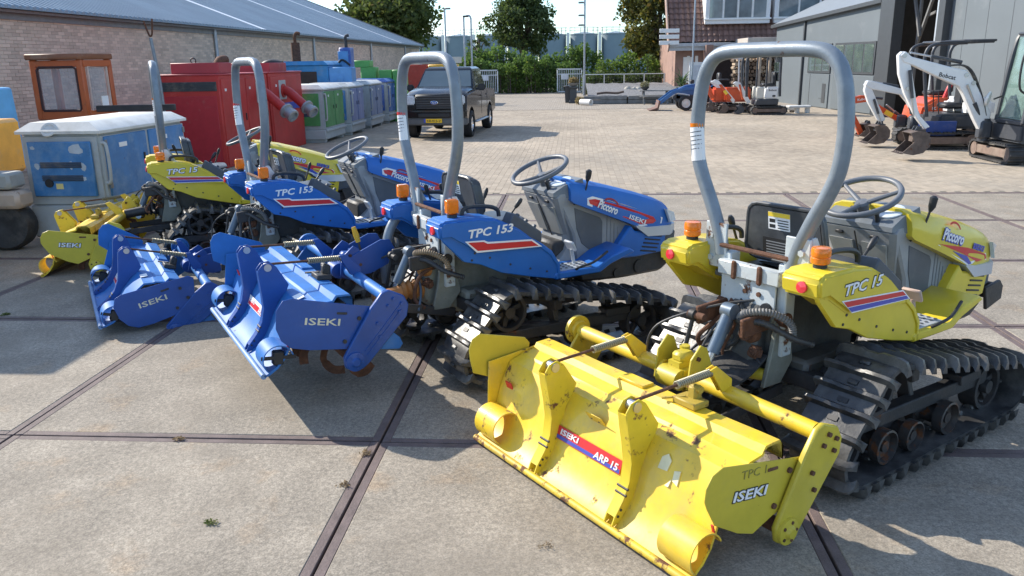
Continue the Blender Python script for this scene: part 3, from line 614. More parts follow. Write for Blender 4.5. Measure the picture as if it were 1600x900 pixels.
    for q_ in range(7):
        a_ = Vector((rr.uniform(-.02, .06), rr.uniform(-.2, .2), rr.uniform(.62, .80))); e_ = Vector((rr.uniform(-.22, -.02), rr.uniform(-.22, .28), rr.uniform(.36, .60)))
        m1 = a_.lerp(e_, .33)+Vector((rr.uniform(-.10, -.03), rr.uniform(-.06, .06), rr.uniform(.0, .08))); m2 = a_.lerp(e_, .7)+Vector((rr.uniform(-.1, 0), rr.uniform(-.05, .05), rr.uniform(-.04, .03)))
        b = MB(); b.tube(spl([a_, m1, m2, e_], 7), rr.choice((.006, .008, .012)), 7); b.obj('hydraulic_hose', rr.choice((M_hose, M_hose, M_rust, M_cylb)), T)
    for (u, v, z, s_, m_) in ((-.05, .09, .66, .07, M_castd), (-.09, -.10, .56, .06, M_rust), (-.07, .04, .60, .05, M_cast), (-.10, .10, .46, .08, M_castd), (-.04, -.14, .70, .05, M_cast)):
        b = MB(); b.box((u, v, z), (s_*.8, s_*1.1, s_), .012, (rr.uniform(-.2, .2), rr.uniform(-.3, .3), rr.uniform(-.3, .3)), seg=2); b.cyl((u-s_*.35, v, z), (u-s_*.62, v, z), s_*.26, n=10); b.cyl((u-s_*.6, v, z), (u-s_*.75, v, z), s_*.17, n=6); b.obj('valve_block', m_, T)
    b = MB(); b.lathe([(.0, 0), (.03, 0), (.045, .01), (.045, .04), (.03, .05), (.03, .08), (0, .08)], (-.06, -.07, .64), (-1, 0, .1), 16); b.obj('drain_cap', M_ochre if t == 2 else M_rust, T)
    # mud flap over the drive shaft
    if t == 1:
        b = MB(); rings = []
        for q_ in np.linspace(0, 1, 9):
            u = -.06-.30*q_; z = .56-.09*q_-.03*math.sin(q_*3); rings.append([(u, v, z-.22*(v-.02)**2+.01*math.sin(v*20+q_*4)) for v in np.linspace(-.15, .2, 9)]+[(u, v, z-.012-.22*(v-.02)**2+.01*math.sin(v*20+q_*4)) for v in np.linspace(.2, -.15, 9)])
        b.loft(rings); b.obj('rubber_flap', M_rubber, T)
        b = MB(); b.tube([(-.38, .05, .40), (.02, .0, .48)], .045, 14); b.cyl((-.1, -.03, .45), (-.06, -.14, .45), .03); b.obj('drive_shaft', M_yelp, T)
    else:
        b = MB(); K = 9
        b.lathe([(.05+.018*(i % 2)-.001*i, i*.018) for i in range(K)], (-.10, -.03, .52), (-1, .05, -.05), 20); b.tube([(-.22, -.02, .51), (-.42, .0, .48)], .045, 14); b.obj('drive_shaft_bellows', M_ochre if t == 2 else M_black, T)
    if t == 2:
        b = MB(); b.tube(spl([(-.06, .34, .92), (-.10, .36, .90), (-.16, .36, .80), (-.20, .35, .62), (-.20, .34, .48)], 6), .032, 12); b.obj('exhaust_pipe', M_galv, T)
        b = MB(); b.tube([(-.30, .36, .48), (-.36, .42, .80)], .008, 8); b.obj('depth_lever', M_dark, T)
        b = MB(); b.tube([(-.352, .412, .76), (-.362, .422, .81), (-.372, .432, .86)], [.016, .02, .014], 10); b.obj('lever_grip', mat('yellow_grip', (.75, .42, .02), .5, dirt=.2), T)
    # ---- running gear
    if tracks:
        for e in (-1, 1): crawler(T, e, RB)
    else:
        for e in (-1, 1):
            lug_wheel(T, (.20, e*.47, .40), .40, .20, 'rear_tyre', M_rubw); lug_wheel(T, (1.35, e*.45, .27), .27, .15, 'front_tyre', M_rubw)
        b = MB(); b.cyl((.2, -.45, .40), (.2, .45, .40), .06); b.cyl((1.35, -.42, .27), (1.35, .42, .27), .05); b.bar((1.35, 0, .27), (1.35, 0, .45), .1, .1, .01); b.obj('axles', M_dark, T)
    return T

def tiller(t, lab, du, dv, dz, P, PS, text_model, pitch=0., yaw=0., hang=0.):
    """rotary tiller; shares the tractor's axes (u forward, v left)"""
    x, y, h = POSE[t]; c, s = math.cos(R(h)), math.sin(R(h))
    T = thing('rotary_tiller', lab, 'tiller', (x+du*c-dv*s, y+du*s+dv*c, dz), R(h), 'rotary tillers hitched behind the tractors'); T.rotation_euler = (0, pitch, R(h)+yaw)
    HW = .74; blue = t in (2, 3)
    prof = [(-.555, .39), (-.558, .448), (-.575, .468), (-.655, .466), (-.675, .438), (-.745, .428), (-.758, .418), (-.82, .398), (-.855, .345), (-.89, .27), (-.91, .20), (-.935, .14), (-.975, .085), (-1.02, .048), (-1.045, .035)]
    b = MB(); vs = np.linspace(-HW, HW, 19); th = .010; rings = []
    for v in vs:
        wob = [0]*len(prof)
        o = [(u, v, z+.0025*math.sin(v*9+i)) for i, (u, z) in enumerate(prof)]; i_ = [(u+th*.9, v, z-th+.0025*math.sin(v*9+i)) for i, (u, z) in enumerate(prof)]
        rings.append(o+i_[::-1])
    b.loft(rings); hd = b.obj('hood_sheet', P, T, 16)
    b = MB(); b.tube([(-1.045, -HW, .033), (-1.045, HW, .033)], .016, 10); b.obj('skirt_edge', mat('rusty_yellow_edge', (.66, .46, .04), .55, var=.2, rust=1.0, rustscale=11, dirt=.4, dirtcol=(.3, .2, .08)) if not blue else mat('scuffed_blue_edge', (.16, .28, .5), .5, var=.3, rust=.5, rustscale=14), hd)
    # reinforcing ribs that run down the sheet
    for v in (.25, -.29):
        out = [(-.98, .53), (-.955, .565), (-.91, .575), (-.875, .55), (-.80, .44), (-.815, .40), (-.86, .34), (-.885, .26), (-.91, .19), (-.945, .12), (-1.0, .06), (-1.03, .045), (-1.045, .05), (-1.03, .085), (-.985, .15), (-.955, .22), (-.945, .30), (-.955, .38), (-.97, .46)]
        b = MB(); b.prism(out, 'uz', v-.028, v-.020, .0015); b.prism(out, 'uz', v+.020, v+.028, .0015)
        b.prism([(-.98, .52), (-.97, .46), (-.955, .38), (-.945, .30), (-.955, .22), (-.985, .15), (-1.03, .085), (-1.02, .08), (-.975, .148), (-.945, .22), (-.935, .30), (-.945, .38), (-.96, .46), (-.97, .52)], 'uz', v-.022, v+.022)
        a_ = b.obj('rib_arm', mat('rusty_yellow_arm', (.72, .54, .03), .45, var=.12, rust=.72, rustscale=8, dirt=.3, dirtcol=(.5, .35, .1)) if not blue else PS, T)
        k = MB(); k.cyl((-.925, v-.034, .545), (-.925, v+.034, .545), .022, n=14); k.obj('pivot_pin', M_steel, a_)
        k = MB()
        for (u, z) in ((-.965, .19), (-.975, .165), (-1.0, .11), (-1.015, .085)): k.cyl((u, v-.032, z), (u, v+.032, z), .006, n=6)
        k.obj('rivets', M_dark, a_)
        # spring-loaded rod to the beam
        ve = v+.05; p0, p1 = Vector((-.925, v, .56)), Vector((-.46, ve-.06, .585)); d = p1-p0
        k = MB(); k.tube([p0, p1], .0075, 8); k.obj('tension_rod', M_rust, T)
        k = MB(); n_ = 17; A = p0+d*.52; B = p0+d*.95; e1 = Vector((0, 1, 0)); e2 = d.normalized().cross(e1)
        k.tube([A+(B-A)*(i/(n_*8))+(e1*math.cos(i*math.pi/4)+e2*math.sin(i*math.pi/4))*.015 for i in range(n_*8)], .0042, 6); k.tube([A, A+d*.02], .018, 10); k.obj('coil_spring', mat('spring_steel', (.30, .28, .2), .5, .4, rust=.5), T)
        k = MB(); k.prism([(-.50, .60), (-.46, .61), (-.36, .53), (-.36, .48), (-.42, .48)], 'uz', ve-.075, ve-.065, .002); k.prism([(-.50, .60), (-.46, .61), (-.36, .53), (-.36, .48), (-.42, .48)], 'uz', ve-.052, ve-.042, .002); k.obj('rod_bracket', P if not blue else PS, T)
    # main beam, gear case, headstock
    b = MB(); b.tube([(-.37, -.757, .452), (-.37, -.1, .465)], .036, 16); b.tube([(-.37, .08, .465), (-.37, .78, .475)], .036, 16); b.obj('beam', P if not blue else M_blui, T)
    b = MB(); b.lathe([(.03, -.03), (.05, -.03), (.055, -.01), (.078, -.01), (.078, .012), (.05, .014), (0, .016)], (-.37, .75, .475), (0, 1, 0), 24)
    for i in range(8): a = i*math.pi/4; b.cyl((-.37+.065*math.cos(a), .735, .475+.065*math.sin(a)), (-.37+.065*math.cos(a), .742, .475+.065*math.sin(a)), .007, n=6)
    b.obj('beam_flange', P, T)
    b = MB(); b.box((-.345, 0, .46), (.17, .13, .13), .03, seg=2); b.cyl((-.26, 0, .46), (-.15, 0, .465), .05, .042); b.lathe([(.062, 0), (.062, .02), (.04, .02)], (-.26, 0, .46), (1, 0, 0), 16); b.box((-.34, 0, .54), (.09, .08, .05), .015); b.cyl((-.30, .03, .53), (-.30, .03, .575), .025); b.tube([(-.41, -.06, .45), (-.41, .06, .45)], .05, 14)
    b.obj('gear_case', PS, T)
    for e in (-1, 1):
        b = MB(); b.prism([(-.42, .42), (-.40, .56), (-.34, .62), (-.30, .60), (-.24, .45), (-.28, .38)], 'uz', e*.105-.006, e*.105+.006, .002)
        if blue: b.prism([(-.42, .42), (-.42, .52), (-.16, .66), (-.10, .66), (-.06, .60), (-.10, .50), (-.22, .44)], 'uz', e*.115-.006, e*.115+.006, .002)
        hs = b.obj('headstock_plate', PS, T)
        k = MB()
        for (u, z) in ((-.36, .56), (-.29, .50), (-.37, .46)): k.cyl((u, e*.108, z), (u, e*.122, z), .011, n=6)
        k.obj('bolts', M_rust, hs)
    b = MB(); b.box((-.60, -.30, .482), (.09, .13, .03), .005); b.box((-.575, -.30, .515), (.05, .05, .07), .01); b.cyl((-.58, -.34, .54), (-.58, -.26, .54), .016); b.tube([(-.61, -.28, .50), (-.67, -.2, .48)], .006, 6); b.obj('latch', mat('rusty_yellow', (.42, .30, .04), .6, rust=.9, rustscale=12) if not blue else M_dark, T)
    b = MB(); b.box((-.615, .02, .474), (.07, .16, .014), .003); b.obj('number_plate', P, T)
    b = MB(); b.box((-.86, .0, .345), (.004, .11, .10), .0015, (0, -.6, 0)); ip = b.obj('inspection_plate', P, hd)
    k = MB(); 
    for v in (-.02, .03): k.cyl((-.856, v, .352), (-.868, v, .356), .007, n=8)
    k.obj('bolts', M_deck, ip)
    # side plates
    b = MB(); pr = [(-.975, .31), (-.99, .345), (-.985, .395), (-.955, .44), (-.90, .458), (-.43, .36), (-.40, .33), (-.455, .20), (-.50, .17), (-.60, .155), (-.71, .115), (-.80, .15), (-.93, .23)] if not blue else [(-.955, .23), (-.985, .30), (-.985, .40), (-.95, .455), (-.90, .465), (-.43, .39), (-.40, .36), (-.47, .18), (-.55, .15), (-.80, .165), (-.90, .185)]
    b.prism(pr, 'uz', -.752, -.746, .002); pl_ = b.obj('side_plate', PS, T)
    if hang: c_ = Vector((-.70, -.75, .30)); pl_.rotation_euler = (0, -hang, 0); pl_.location = c_-Euler((0, -hang, 0)).to_matrix() @ c_+Vector((0, -.02, -.02))
    if blue: text('maker_lettering', 'ISEKI', mat('cream_letter', (.62, .60, .45), .5), pl_, frame((-.83, -.7535, .315), (1, 0, -.10), (.1, 0, 1)), .055, .20, .012)
    else:
        text('lettering_outline', 'ISEKI', M_deck, pl_, frame((-.845, -.7535, .295), (1, 0, -.14), (.2, 0, 1)), .060, .20, .06, .1); text('maker_lettering', 'ISEKI', M_decw, pl_, frame((-.842, -.7555, .297), (1, 0, -.14), (.2, 0, 1)), .056, .194, .015, .1)
        if t == 1: text('scrawl', 'TPC 1', mat('pencil', (.25, .22, .05), .7), pl_, frame((-.80, -.7535, .375), (1, 0, -.10), (.1, 0, 1)), .05, .14, -.012)
    k = MB(); 
    for (u, z) in ((-.52, .33), (-.50, .24), (-.60, .20)): k.cyl((u, -.75, z), (u, -.762, z), .012, n=8)
    k.box((-.62, -.754, .365), (.06, .006, .014), .004, (0, .1, 0)); k.obj('bolts', M_rust if not blue else M_dark, pl_)
    b = MB(); b.prism([(-1.03, .37), (-1.045, .44), (-1.05, .50), (-1.03, .55), (-.985, .57), (-.71, .495), (-.68, .46), (-.69, .40), (-.78, .31), (-.85, .29)], 'uz', .766, .773, .002); b.obj('end_plate', PS if not blue else P, T)
    b = MB(); b.prism([(-.95, .42), (-.60, .45), (-.48, .40), (-.48, .18), (-.9, .12), (-.96, .2)], 'uz', .745, .752, .002); b.obj('inner_end_plate', P, T)
    # chain case on the right end, bearing arm on the left
    cc = [(-.465, .385), (-.40, .478), (-.36, .492), (-.265, .455), (-.232, .40), (-.24, .33), (-.46, .065), (-.495, .035), (-.55, .022), (-.60, .05), (-.612, .11)]
    b = MB(); b.prism(cc, 'uz', -.785, -.757, .006); ca = b.obj('chain_case', PS, T)
    k = MB(); k.lathe([(.058, 0), (.056, .012), (.03, .016), (.02, .03), (0, .03)], (-.545, -.785, .085), (0, -1, 0), 20); k.obj('bearing_cap', PS, ca)
    k = MB()
    for (u, z) in ((-.33, .44), (-.28, .41), (-.36, .40), (-.29, .36), (-.42, .30), (-.40, .22), (-.545, .085)): k.cyl((u, -.785, z), (u, -.797, z), .011, n=6)
    for i in range(5): a = i*1.257; k.cyl((-.545+.04*math.cos(a), -.79, .085+.04*math.sin(a)), (-.545+.04*math.cos(a), -.802, .085+.04*math.sin(a)), .008, n=6)
    if blue:
        for q_ in (.02, .045): k.bar((-.30+q_*.5, -.787, .42-q_), (-.50+q_*.5, -.787, .16-q_), .006, .006)
    k.obj('bolts', M_rust if not blue else PS, ca)
    if blue:
        k = MB(); k.prism([(-.40, .30), (-.27, .20), (-.25, .16), (-.27, .13), (-.45, .14)], 'uz', -.765, -.758, .002); k.obj('guard_plate', M_blui, T)
    b = MB(); b.prism([(p[0], p[1]) for p in cc], 'uz', .70, .72, .004); b.obj('bearing_arm', P, T)
    # curled soil guards on the skirt ends
    for e in (-1, 1):
        b = MB(); rr = .086; w = .17; c0 = Vector((-.968, 0, .122)); v0 = .645 if e > 0 else -.668
        n_ = 18; o = []; i_ = []
        a0, a1 = R(-55), R(160)
        rings = []
        for q_ in np.linspace(-.5, .5, 5):
            o = [(c0.x+math.cos(a)*rr*-1, v0+q_*w, c0.z+math.sin(a)*rr) for a in np.linspace(a0, a1, n_)]; i_ = [(c0.x+math.cos(a)*(rr-.006)*-1, v0+q_*w, c0.z+math.sin(a)*(rr-.006)) for a in np.linspace(a1, a0, n_)]
            rings.append(o+i_)
        b.loft(rings); b.obj('soil_guard', P if not blue else M_blui, T)
        if blue: k = MB(); k.box((-.965, v0-.05, .13), (.06, .05, .08), .008); k.box((-.965, v0-.07, .135), (.19, .006, .022), .002); k.obj('guard_catch', M_deck, T)
        k = MB(); k.box((-.918 if e < 0 else -.884, -.735 if e < 0 else .66, .20 if e < 0 else .30), (.006, .05 if e > 0 else .012, .05), .001, (0, -.3, 0)); k.obj('red_reflector', M_decr, hd)
    # decal on the sheet
    Xd = frame((-.906, .225, .235), (0, -1, 0), (.27, 0, .96)); w = .44
    b = MB(); b.prism([(0, -.040), (w, -.040), (w, .022), (0, .022)], 'uv', 0, .002, 0, 0, Xd); dc = b.obj('decal', M_decw if blue else M_decr, hd, smooth=False)
    b = MB(); b.prism([(.004, -.037), (w-.004, -.037), (w-.004, -.020), (.004, -.020)] if not blue else [(.01, -.035), (w-.01, -.035), (w-.01, .0), (.01, .0)], 'uv', .002, .003, 0, 0, Xd); b.obj('decal_band', M_decb if not blue else M_decr, dc, smooth=False)
    X2 = Xd @ Matrix.Translation((.025, -.012, .0035)); text('maker_lettering', 'ISEKI', M_decw, dc, X2, .036, .13, .02, .1)
    X2 = Xd @ Matrix.Translation((.265, -.030, .0035)); text('model_lettering', 'ARP 15', M_decw, dc, X2, .044, .16, .02, .15)
    if not blue:
        b = MB(); Xq = frame((-.8795, -.40, .30), (0, -1, 0), (.40, 0, .91))
        for poly in ([(0, 0), (.05, .005), (.055, .05), (.03, .07), (.005, .05)], [(.09, -.02), (.12, -.03), (.115, .03), (.085, .02)], [(.06, -.05), (.08, -.05), (.085, -.015)]): b.prism(poly, 'uv', -.004, .0015, 0, 0, Xq)
        b.obj('torn_sticker', mat('torn_sticker', (.75, .70, .45), .6, var=.2, dirt=.3), hd)
    else:
        b = MB(); b.box((-.80, -.52, .415), (.05, .09, .003), 0, (0, -.4, 0)); b.obj('paper_label', M_decw, hd)
    # rotor with curved tines
    b = MB(); b.cyl((-.545, -.745, .085), (-.545, .70, .085), .032); b.obj('rotor', M_rust, T)
    base = None
    for q_ in range(14):
        v = -.68+q_*.104; a = q_*2.3
        if base is None:
            k = MB(); pts = [(0, 0, .02), (.05, 0, .12), (.045, .005, .17), (.01, .03, .215), (-.05, .055, .225)]
            pp_ = spl(pts, 4); rings = []
            for i, p in enumerate(pp_):
                tn = (pp_[min(i+1, len(pp_)-1)]-pp_[max(i-1, 0)]).normalized(); sd = Vector((0, 1, 0)).cross(tn).normalized(); w_ = .020 if i < 8 else .026; rings.append([p+sd*w_+Vector((0, .004, 0)), p+sd*w_-Vector((0, .004, 0)), p-sd*w_-Vector((0, .004, 0)), p-sd*w_+Vector((0, .004, 0))])
            k.loft(rings); o = base = k.obj('tine', M_rust, T)
        else: o = base.copy(); COL.objects.link(o)
        o.location = (-.545, v, .085); o.rotation_euler = (0, a, 0 if q_ % 2 else 0); o.scale = (.82, 1 if q_ % 2 else -1, .82) if t == 1 else (1, 1 if q_ % 2 else -1, 1)
        if t in (1, ): o.scale = (.36, o.scale[1], .36)
    return T

tractor(1, 'yellow crawler tractor in the right foreground with TPC 15 fenders and big black tracks', 'TPC 15', M_yel, False, True)
tractor(2, 'blue crawler tractor on black rubber tracks, left of the front yellow tractor', 'TPC 153', M_blu, True, True)
tractor(3, 'blue tractor standing between the other blue tractor and the far yellow one', 'TPC 153', M_blu, True, True)
tractor(4, 'far yellow tractor standing beside the big grey and blue generator', 'TPC 15', M_yel, False, True)
tiller(1, 'large worn yellow tiller in the foreground with red and blue decal across its rear sheet', -.014, .10, 0, M_yeli, M_yelp, 'ARP 15')
tiller(2, 'raised blue tiller with curved rusty tines showing, nearer of the two blue ones', -.16, .38, .12, M_blui, M_blup, 'ARP 15', .10)
tiller(3, 'blue tiller at the back with white paper label and drooping side plate', -.32, .25, -.27, M_blui, M_blup, 'ARP 15', .30, -.04, .62)
tiller(4, 'small looking yellow tiller at the far left beside the grey and blue generator', -.0, .158, .03, M_yeli, M_yelp, 'ARP 15', -.05, -.24)

# ================================================================ setting and background things
# ---------------------------------------------------------------- brick warehouse on the left
M_brick = mat('buff_brick', (.66, .52, .40), .9, var=.12, vscale=.6, island=.17, bump=.3, bscale=50)
M_mort = mat('mortar', (.56, .48, .41), .95, var=.1)
M_roofb = mat('blue_grey_roof_sheet', (.23, .29, .34), .45, .2, var=.12, vscale=.5, dirt=.25, dirtcol=(.2, .23, .25), dirtscale=1.2)
M_gut = mat('gutter_grey', (.20, .20, .20), .5, .2, var=.15, dirt=.3)
M_zinc = mat('zinc_pipe', (.38, .43, .48), .4, .4, var=.1)
wh = thing('brick_warehouse', 'long low buff brick warehouse with blue grey corrugated roof along the left side', 'warehouse', (-10.5, 8, 0))
WL, WZ = 48.5, 2.9
b = MB(); b.prism([(-9.0, 0), (-.012, 0), (-.012, WZ), (-9., WZ+3.4)], 'uz', 0, WL); wall = b.obj('wall', M_mort, wh, smooth=False)
bl, bh = .22, .066; ncol = int(WL/bl); nrow = int((WZ-.5)/bh)
jj, ii = np.meshgrid(np.arange(nrow), np.arange(ncol), indexing='ij'); jj = jj.ravel(); ii = ii.ravel()
by = (ii+.5)*bl-(jj % 2)*bl/2+.11; bz = .5+(jj+.5)*bh
score = by+np.where((bz < 1.95) | (by < 7.0), 100, 0); near = np.argsort(score)[:300]; isn = np.zeros(len(by), bool); isn[near] = True
bv = np.array([(0, -.104, -.028), (0, .104, -.028), (0, .104, .028), (0, -.104, .028), (-.014, -.106, -.03), (-.014, .106, -.03), (-.014, .106, .03), (-.014, -.106, .03)])
bf = np.array([(0, 1, 2, 3), (4, 5, 1, 0), (5, 6, 2, 1), (6, 7, 3, 2), (7, 4, 0, 3)]); k = ~isn
px_ = RNG.normal(.001, .0015, len(by))
o = rawmesh('brick_field', (np.stack([px_[k], by[k], bz[k]], 1)[:, None]+bv).reshape(-1, 3), (np.arange(k.sum())[:, None, None]*8+bf).reshape(-1, 4), M_brick, wall); tag(o, kind='stuff')
bm_ = MB(); bm_.add(bv, bf.tolist()); b0 = bm_.obj('brick', mat('buff_brick_single', (.66, .52, .40), .9, var=.06, vscale=.6, objrand=.17, bump=.3, bscale=50), wall, smooth=False)
for n_, i in enumerate(near):
    o = b0 if n_ == 0 else b0.copy()
    if n_: COL.objects.link(o)
    o.location = (px_[i], by[i], bz[i])
# corrugated roof
pitch = .20; n_ = int((WL+.6)/pitch); sl = math.tan(R(21)); ys = []; zs = []
for i in range(n_):
    for a, z in ((0, 0), (.28, 0), (.38, .04), (.80, .04), (.90, 0)): ys.append(-.2+(i+a)*pitch); zs.append(z)
V = []
for (x, dz) in ((.28, 0), (-6, 6.28*sl), (-12, 12.28*sl)): V += [(x, y, WZ+.08+dz+z) for y, z in zip(ys, zs)]
V += [(.28, y, WZ+.055) for y in ys]; nn = len(ys); Fq = []
for r_ in range(2): Fq += [(r_*nn+i, r_*nn+i+1, (r_+1)*nn+i+1, (r_+1)*nn+i) for i in range(nn-1)]
Fq += [(i, 3*nn+i, 3*nn+i+1, i+1) for i in range(nn-1)]
rf = rawmesh('roof', V, Fq, M_roofb, wh)
M_strip = mat('translucent_sheet', (.72, .74, .76), .4, var=.06)
for y in (4.2, 19.4, 29.6, 41.5):
    b = MB(); b.prism([(.27, WZ+.125), (-12, WZ+.125+12.27*sl), (-12, WZ+.135+12.27*sl), (.27, WZ+.135)], 'uz', y-.19, y+.19); b.obj('light_strip', M_strip, rf, smooth=False)
b = MB(); b.prism([(.05, WZ), (.18, WZ), (.19, WZ+.05), (.03, WZ+.05)], 'uz', -.2, WL+.2); b.box((.02, WL/2, WZ-.06), (.04, WL, .12)); b.obj('gutter', M_gut, rf)
b = MB(); b.bar((.3, WL+.35, WZ+.05), (-12, WL+.35, WZ+.05+12.3*sl), .04, .22, .005, upv=(0, 0, 1)); b.obj('verge_board', M_gut, rf)
for y in (16.0, 25.3, 34.8, 43.5):
    b = MB(); b.cyl((.06, y, 0), (.06, y, WZ), .05, n=10); b.obj('downpipe', M_zinc, wh)

# ---------------------------------------------------------------- generator cabinets
M_cabg = mat('cabinet_grey', (.40, .43, .44), .5, var=.1, vscale=3, dirt=.4, dirtcol=(.30, .30, .27), rust=.22, rustscale=5)
M_cabb = mat('cabinet_blue', (.045, .185, .42), .5, var=.16, vscale=4, dirt=.45, dirtcol=(.24, .36, .48), rust=.1)
M_green = mat('cabinet_green', (.07, .25, .08), .5, var=.18, vscale=4, dirt=.3, dirtcol=(.22, .42, .16), rust=.15)
M_purp = mat('cabinet_faded_blue', (.15, .20, .38), .5, var=.2, vscale=3, dirt=.35, dirtcol=(.32, .34, .50))
M_royal = mat('cabinet_royal_blue', (.04, .11, .38), .4, var=.15, dirt=.4, dirtcol=(.40, .45, .62), dirtscale=5)
M_roofw = mat('cabinet_roof_white', (.62, .62, .59), .55, var=.1, dirt=.4, dirtcol=(.4, .39, .34), rust=.1)
M_chip = mat('chipped_paint', (.42, .48, .54), .6, var=.2)
def genset(lab, x0, x1, y0, y1, h, body, door, front, roof=M_roofw, group='generator cabinets in a row by the warehouse', base=.30, ndoor=2, big=False):
    T = thing('generator', lab, 'generator', (x1, y0, 0), 0, group); w, l = x1-x0, y1-y0
    b = MB(); b.box((-w/2, l/2, base/2+.05), (w-.02, l-.02, base-.06), .02); b.box((.012, l/2, base), (.05, l-.04, .07), .015)
    for yy in (.15, l-.15): b.box((-w/2, yy, .04), (w-.1, .12, .08), .01)
    b.obj('base_frame', body, T)
    b = MB(); b.box((-w/2, l/2, (base+h-.12)/2), (w-.04, l-.04, h-.12-base), .03, seg=2); bo = b.obj('body', body, T)
    b = MB(); z = h-.12; b.loft([[(-w-.01, -.01, z), (.01, -.01, z), (.01, l+.01, z), (-w-.01, l+.01, z)], [(-w-.01, -.01, z+.03), (.01, -.01, z+.03), (.01, l+.01, z+.03), (-w-.01, l+.01, z+.03)], [(-w+.12, .08, h), (-.14, .08, h), (-.14, l-.08, h), (-w+.12, l-.08, h)]]); b.obj('roof', roof, T)
    dw = (l-.12)/ndoor
    for i in range(ndoor):
        yc = .06+dw*(i+.5); b = MB(); b.box((-.014, yc, (base+.08+h-.16)/2), (.03, dw-.07, h-.16-base-.08), .008); d = b.obj('door', door, T)
        k = MB(); k.box((.006, yc+(dw*.36)*(1 if i == 0 and ndoor == 2 else -1), base+.5*(h-base)), (.016, .03, .10), .004); k.obj('handle', M_deck, d)
        for zz in (base+.25*(h-base), base+.75*(h-base)): k = MB(); k.box((.004, yc-(dw*.46)*(1 if i == 0 and ndoor == 2 else -1), zz), (.016, .05, .07), .004); k.obj('hinge', M_gut, d)
        k = MB(); k.box((.004, yc-dw*.1, h-.27), (.006, .16 if big else .08, .05), .001); k.obj('label', M_decw, d)
    b = MB(); b.box((-w/2, -.004, (base+.12+h-.2)/2), (w-(.22 if big else .26), .036, h-.2-base-.12), .008); fp_ = b.obj('front_panel', front, T)
    zc = (base+.12+h-.2)/2; hh = h-.2-base-.12
    for zz in (zc+.08*hh, zc-.16*hh):
        k = MB(); k.box((-w/2, -.022, zz), (w*.5, .012, .11*hh), .003)
        for q_ in range(3): k.box((-w/2, -.031, zz+(q_-1)*.034*hh), (w*.5, .008, .007), 0, (.5, 0, 0))
        k.obj('vent', mat('vent_dark', (.05, .08, .13), .6, dirt=.4), fp_)
    if big:
        for (dx, dz, sx, sz) in ((.18, .36, .17, .10), (-.27, .40, .05, .04), (.10, .07, .05, .09), (.22, .06, .07, .09), (-.25, .06, .05, .07), (.20, -.17, .09, .05)):
            k = MB(); a = np.linspace(0, 2*math.pi, 11)[:-1]; rr = RNG.uniform(.6, 1.1, 10)
            k.prism([(-w/2+dx*1.1+math.cos(t)*sx*.6*r_, zc+dz*hh*.98+math.sin(t)*sz*.6*r_) for t, r_ in zip(a, rr)], 'uz', -.0245, -.022); tag(k.obj('paint_chip', M_chip, fp_, smooth=False))
        k = MB(); k.cyl((-w/2-.16, -.022, zc-.25*hh), (-w/2-.16, -.04, zc-.25*hh), .045, n=16); k.obj('knob', M_deck, fp_)
        k = MB(); k.box((-w/2-.05, -.024, zc-.31*hh), (.08, .004, .06)); k.obj('warning_label', mat('pale_yellow_label', (.7, .6, .25), .5), fp_)
        k = MB(); k.lathe([(.09, 0), (.085, .012), (.06, .012), (.055, .004), (0, .004)], (-w/2-.1, .02, h-.075), (0, -.8, .6), 20); k.obj('lifting_cover', M_roofw, T)
    k = MB(); k.tube(spl([(.0, .02, h-.22), (.05, .02, h-.26), (.05, .02, base+.3), (.0, .02, base+.26)], 4), .018, 8); k.obj('grab_rail', body, T)
    return T
gb = genset('big grey generator with scuffed blue panels beside the far yellow tractor', -5.99, -5.06, 8.42, 10.42, 1.33, M_cabg, M_cabb, M_cabb, group='generator cabinets by the warehouse', base=.42, big=True)
genset('grey generator cabinet with green doors beside the red container', -7.35, -6.12, 19.95, 21.75, 1.40, M_cabg, M_green, M_green)
genset('grey generator cabinet with faded violet blue doors next to the green one', -7.25, -6.02, 22.0, 23.5, 1.40, M_cabg, M_purp, M_cabb)
genset('grey generator cabinet with dull blue doors, third in the row', -7.25, -6.05, 24.3, 25.95, 1.40, M_cabg, mat('cabinet_dull_blue', (.13, .19, .33), .5, var=.2, dirt=.4, dirtcol=(.3, .33, .4)), M_cabg)
genset('royal blue cabinet streaked with white, last before the pickup', -7.15, -5.95, 26.3, 27.7, 1.42, M_cabg, M_royal, M_royal, roof=M_royal)

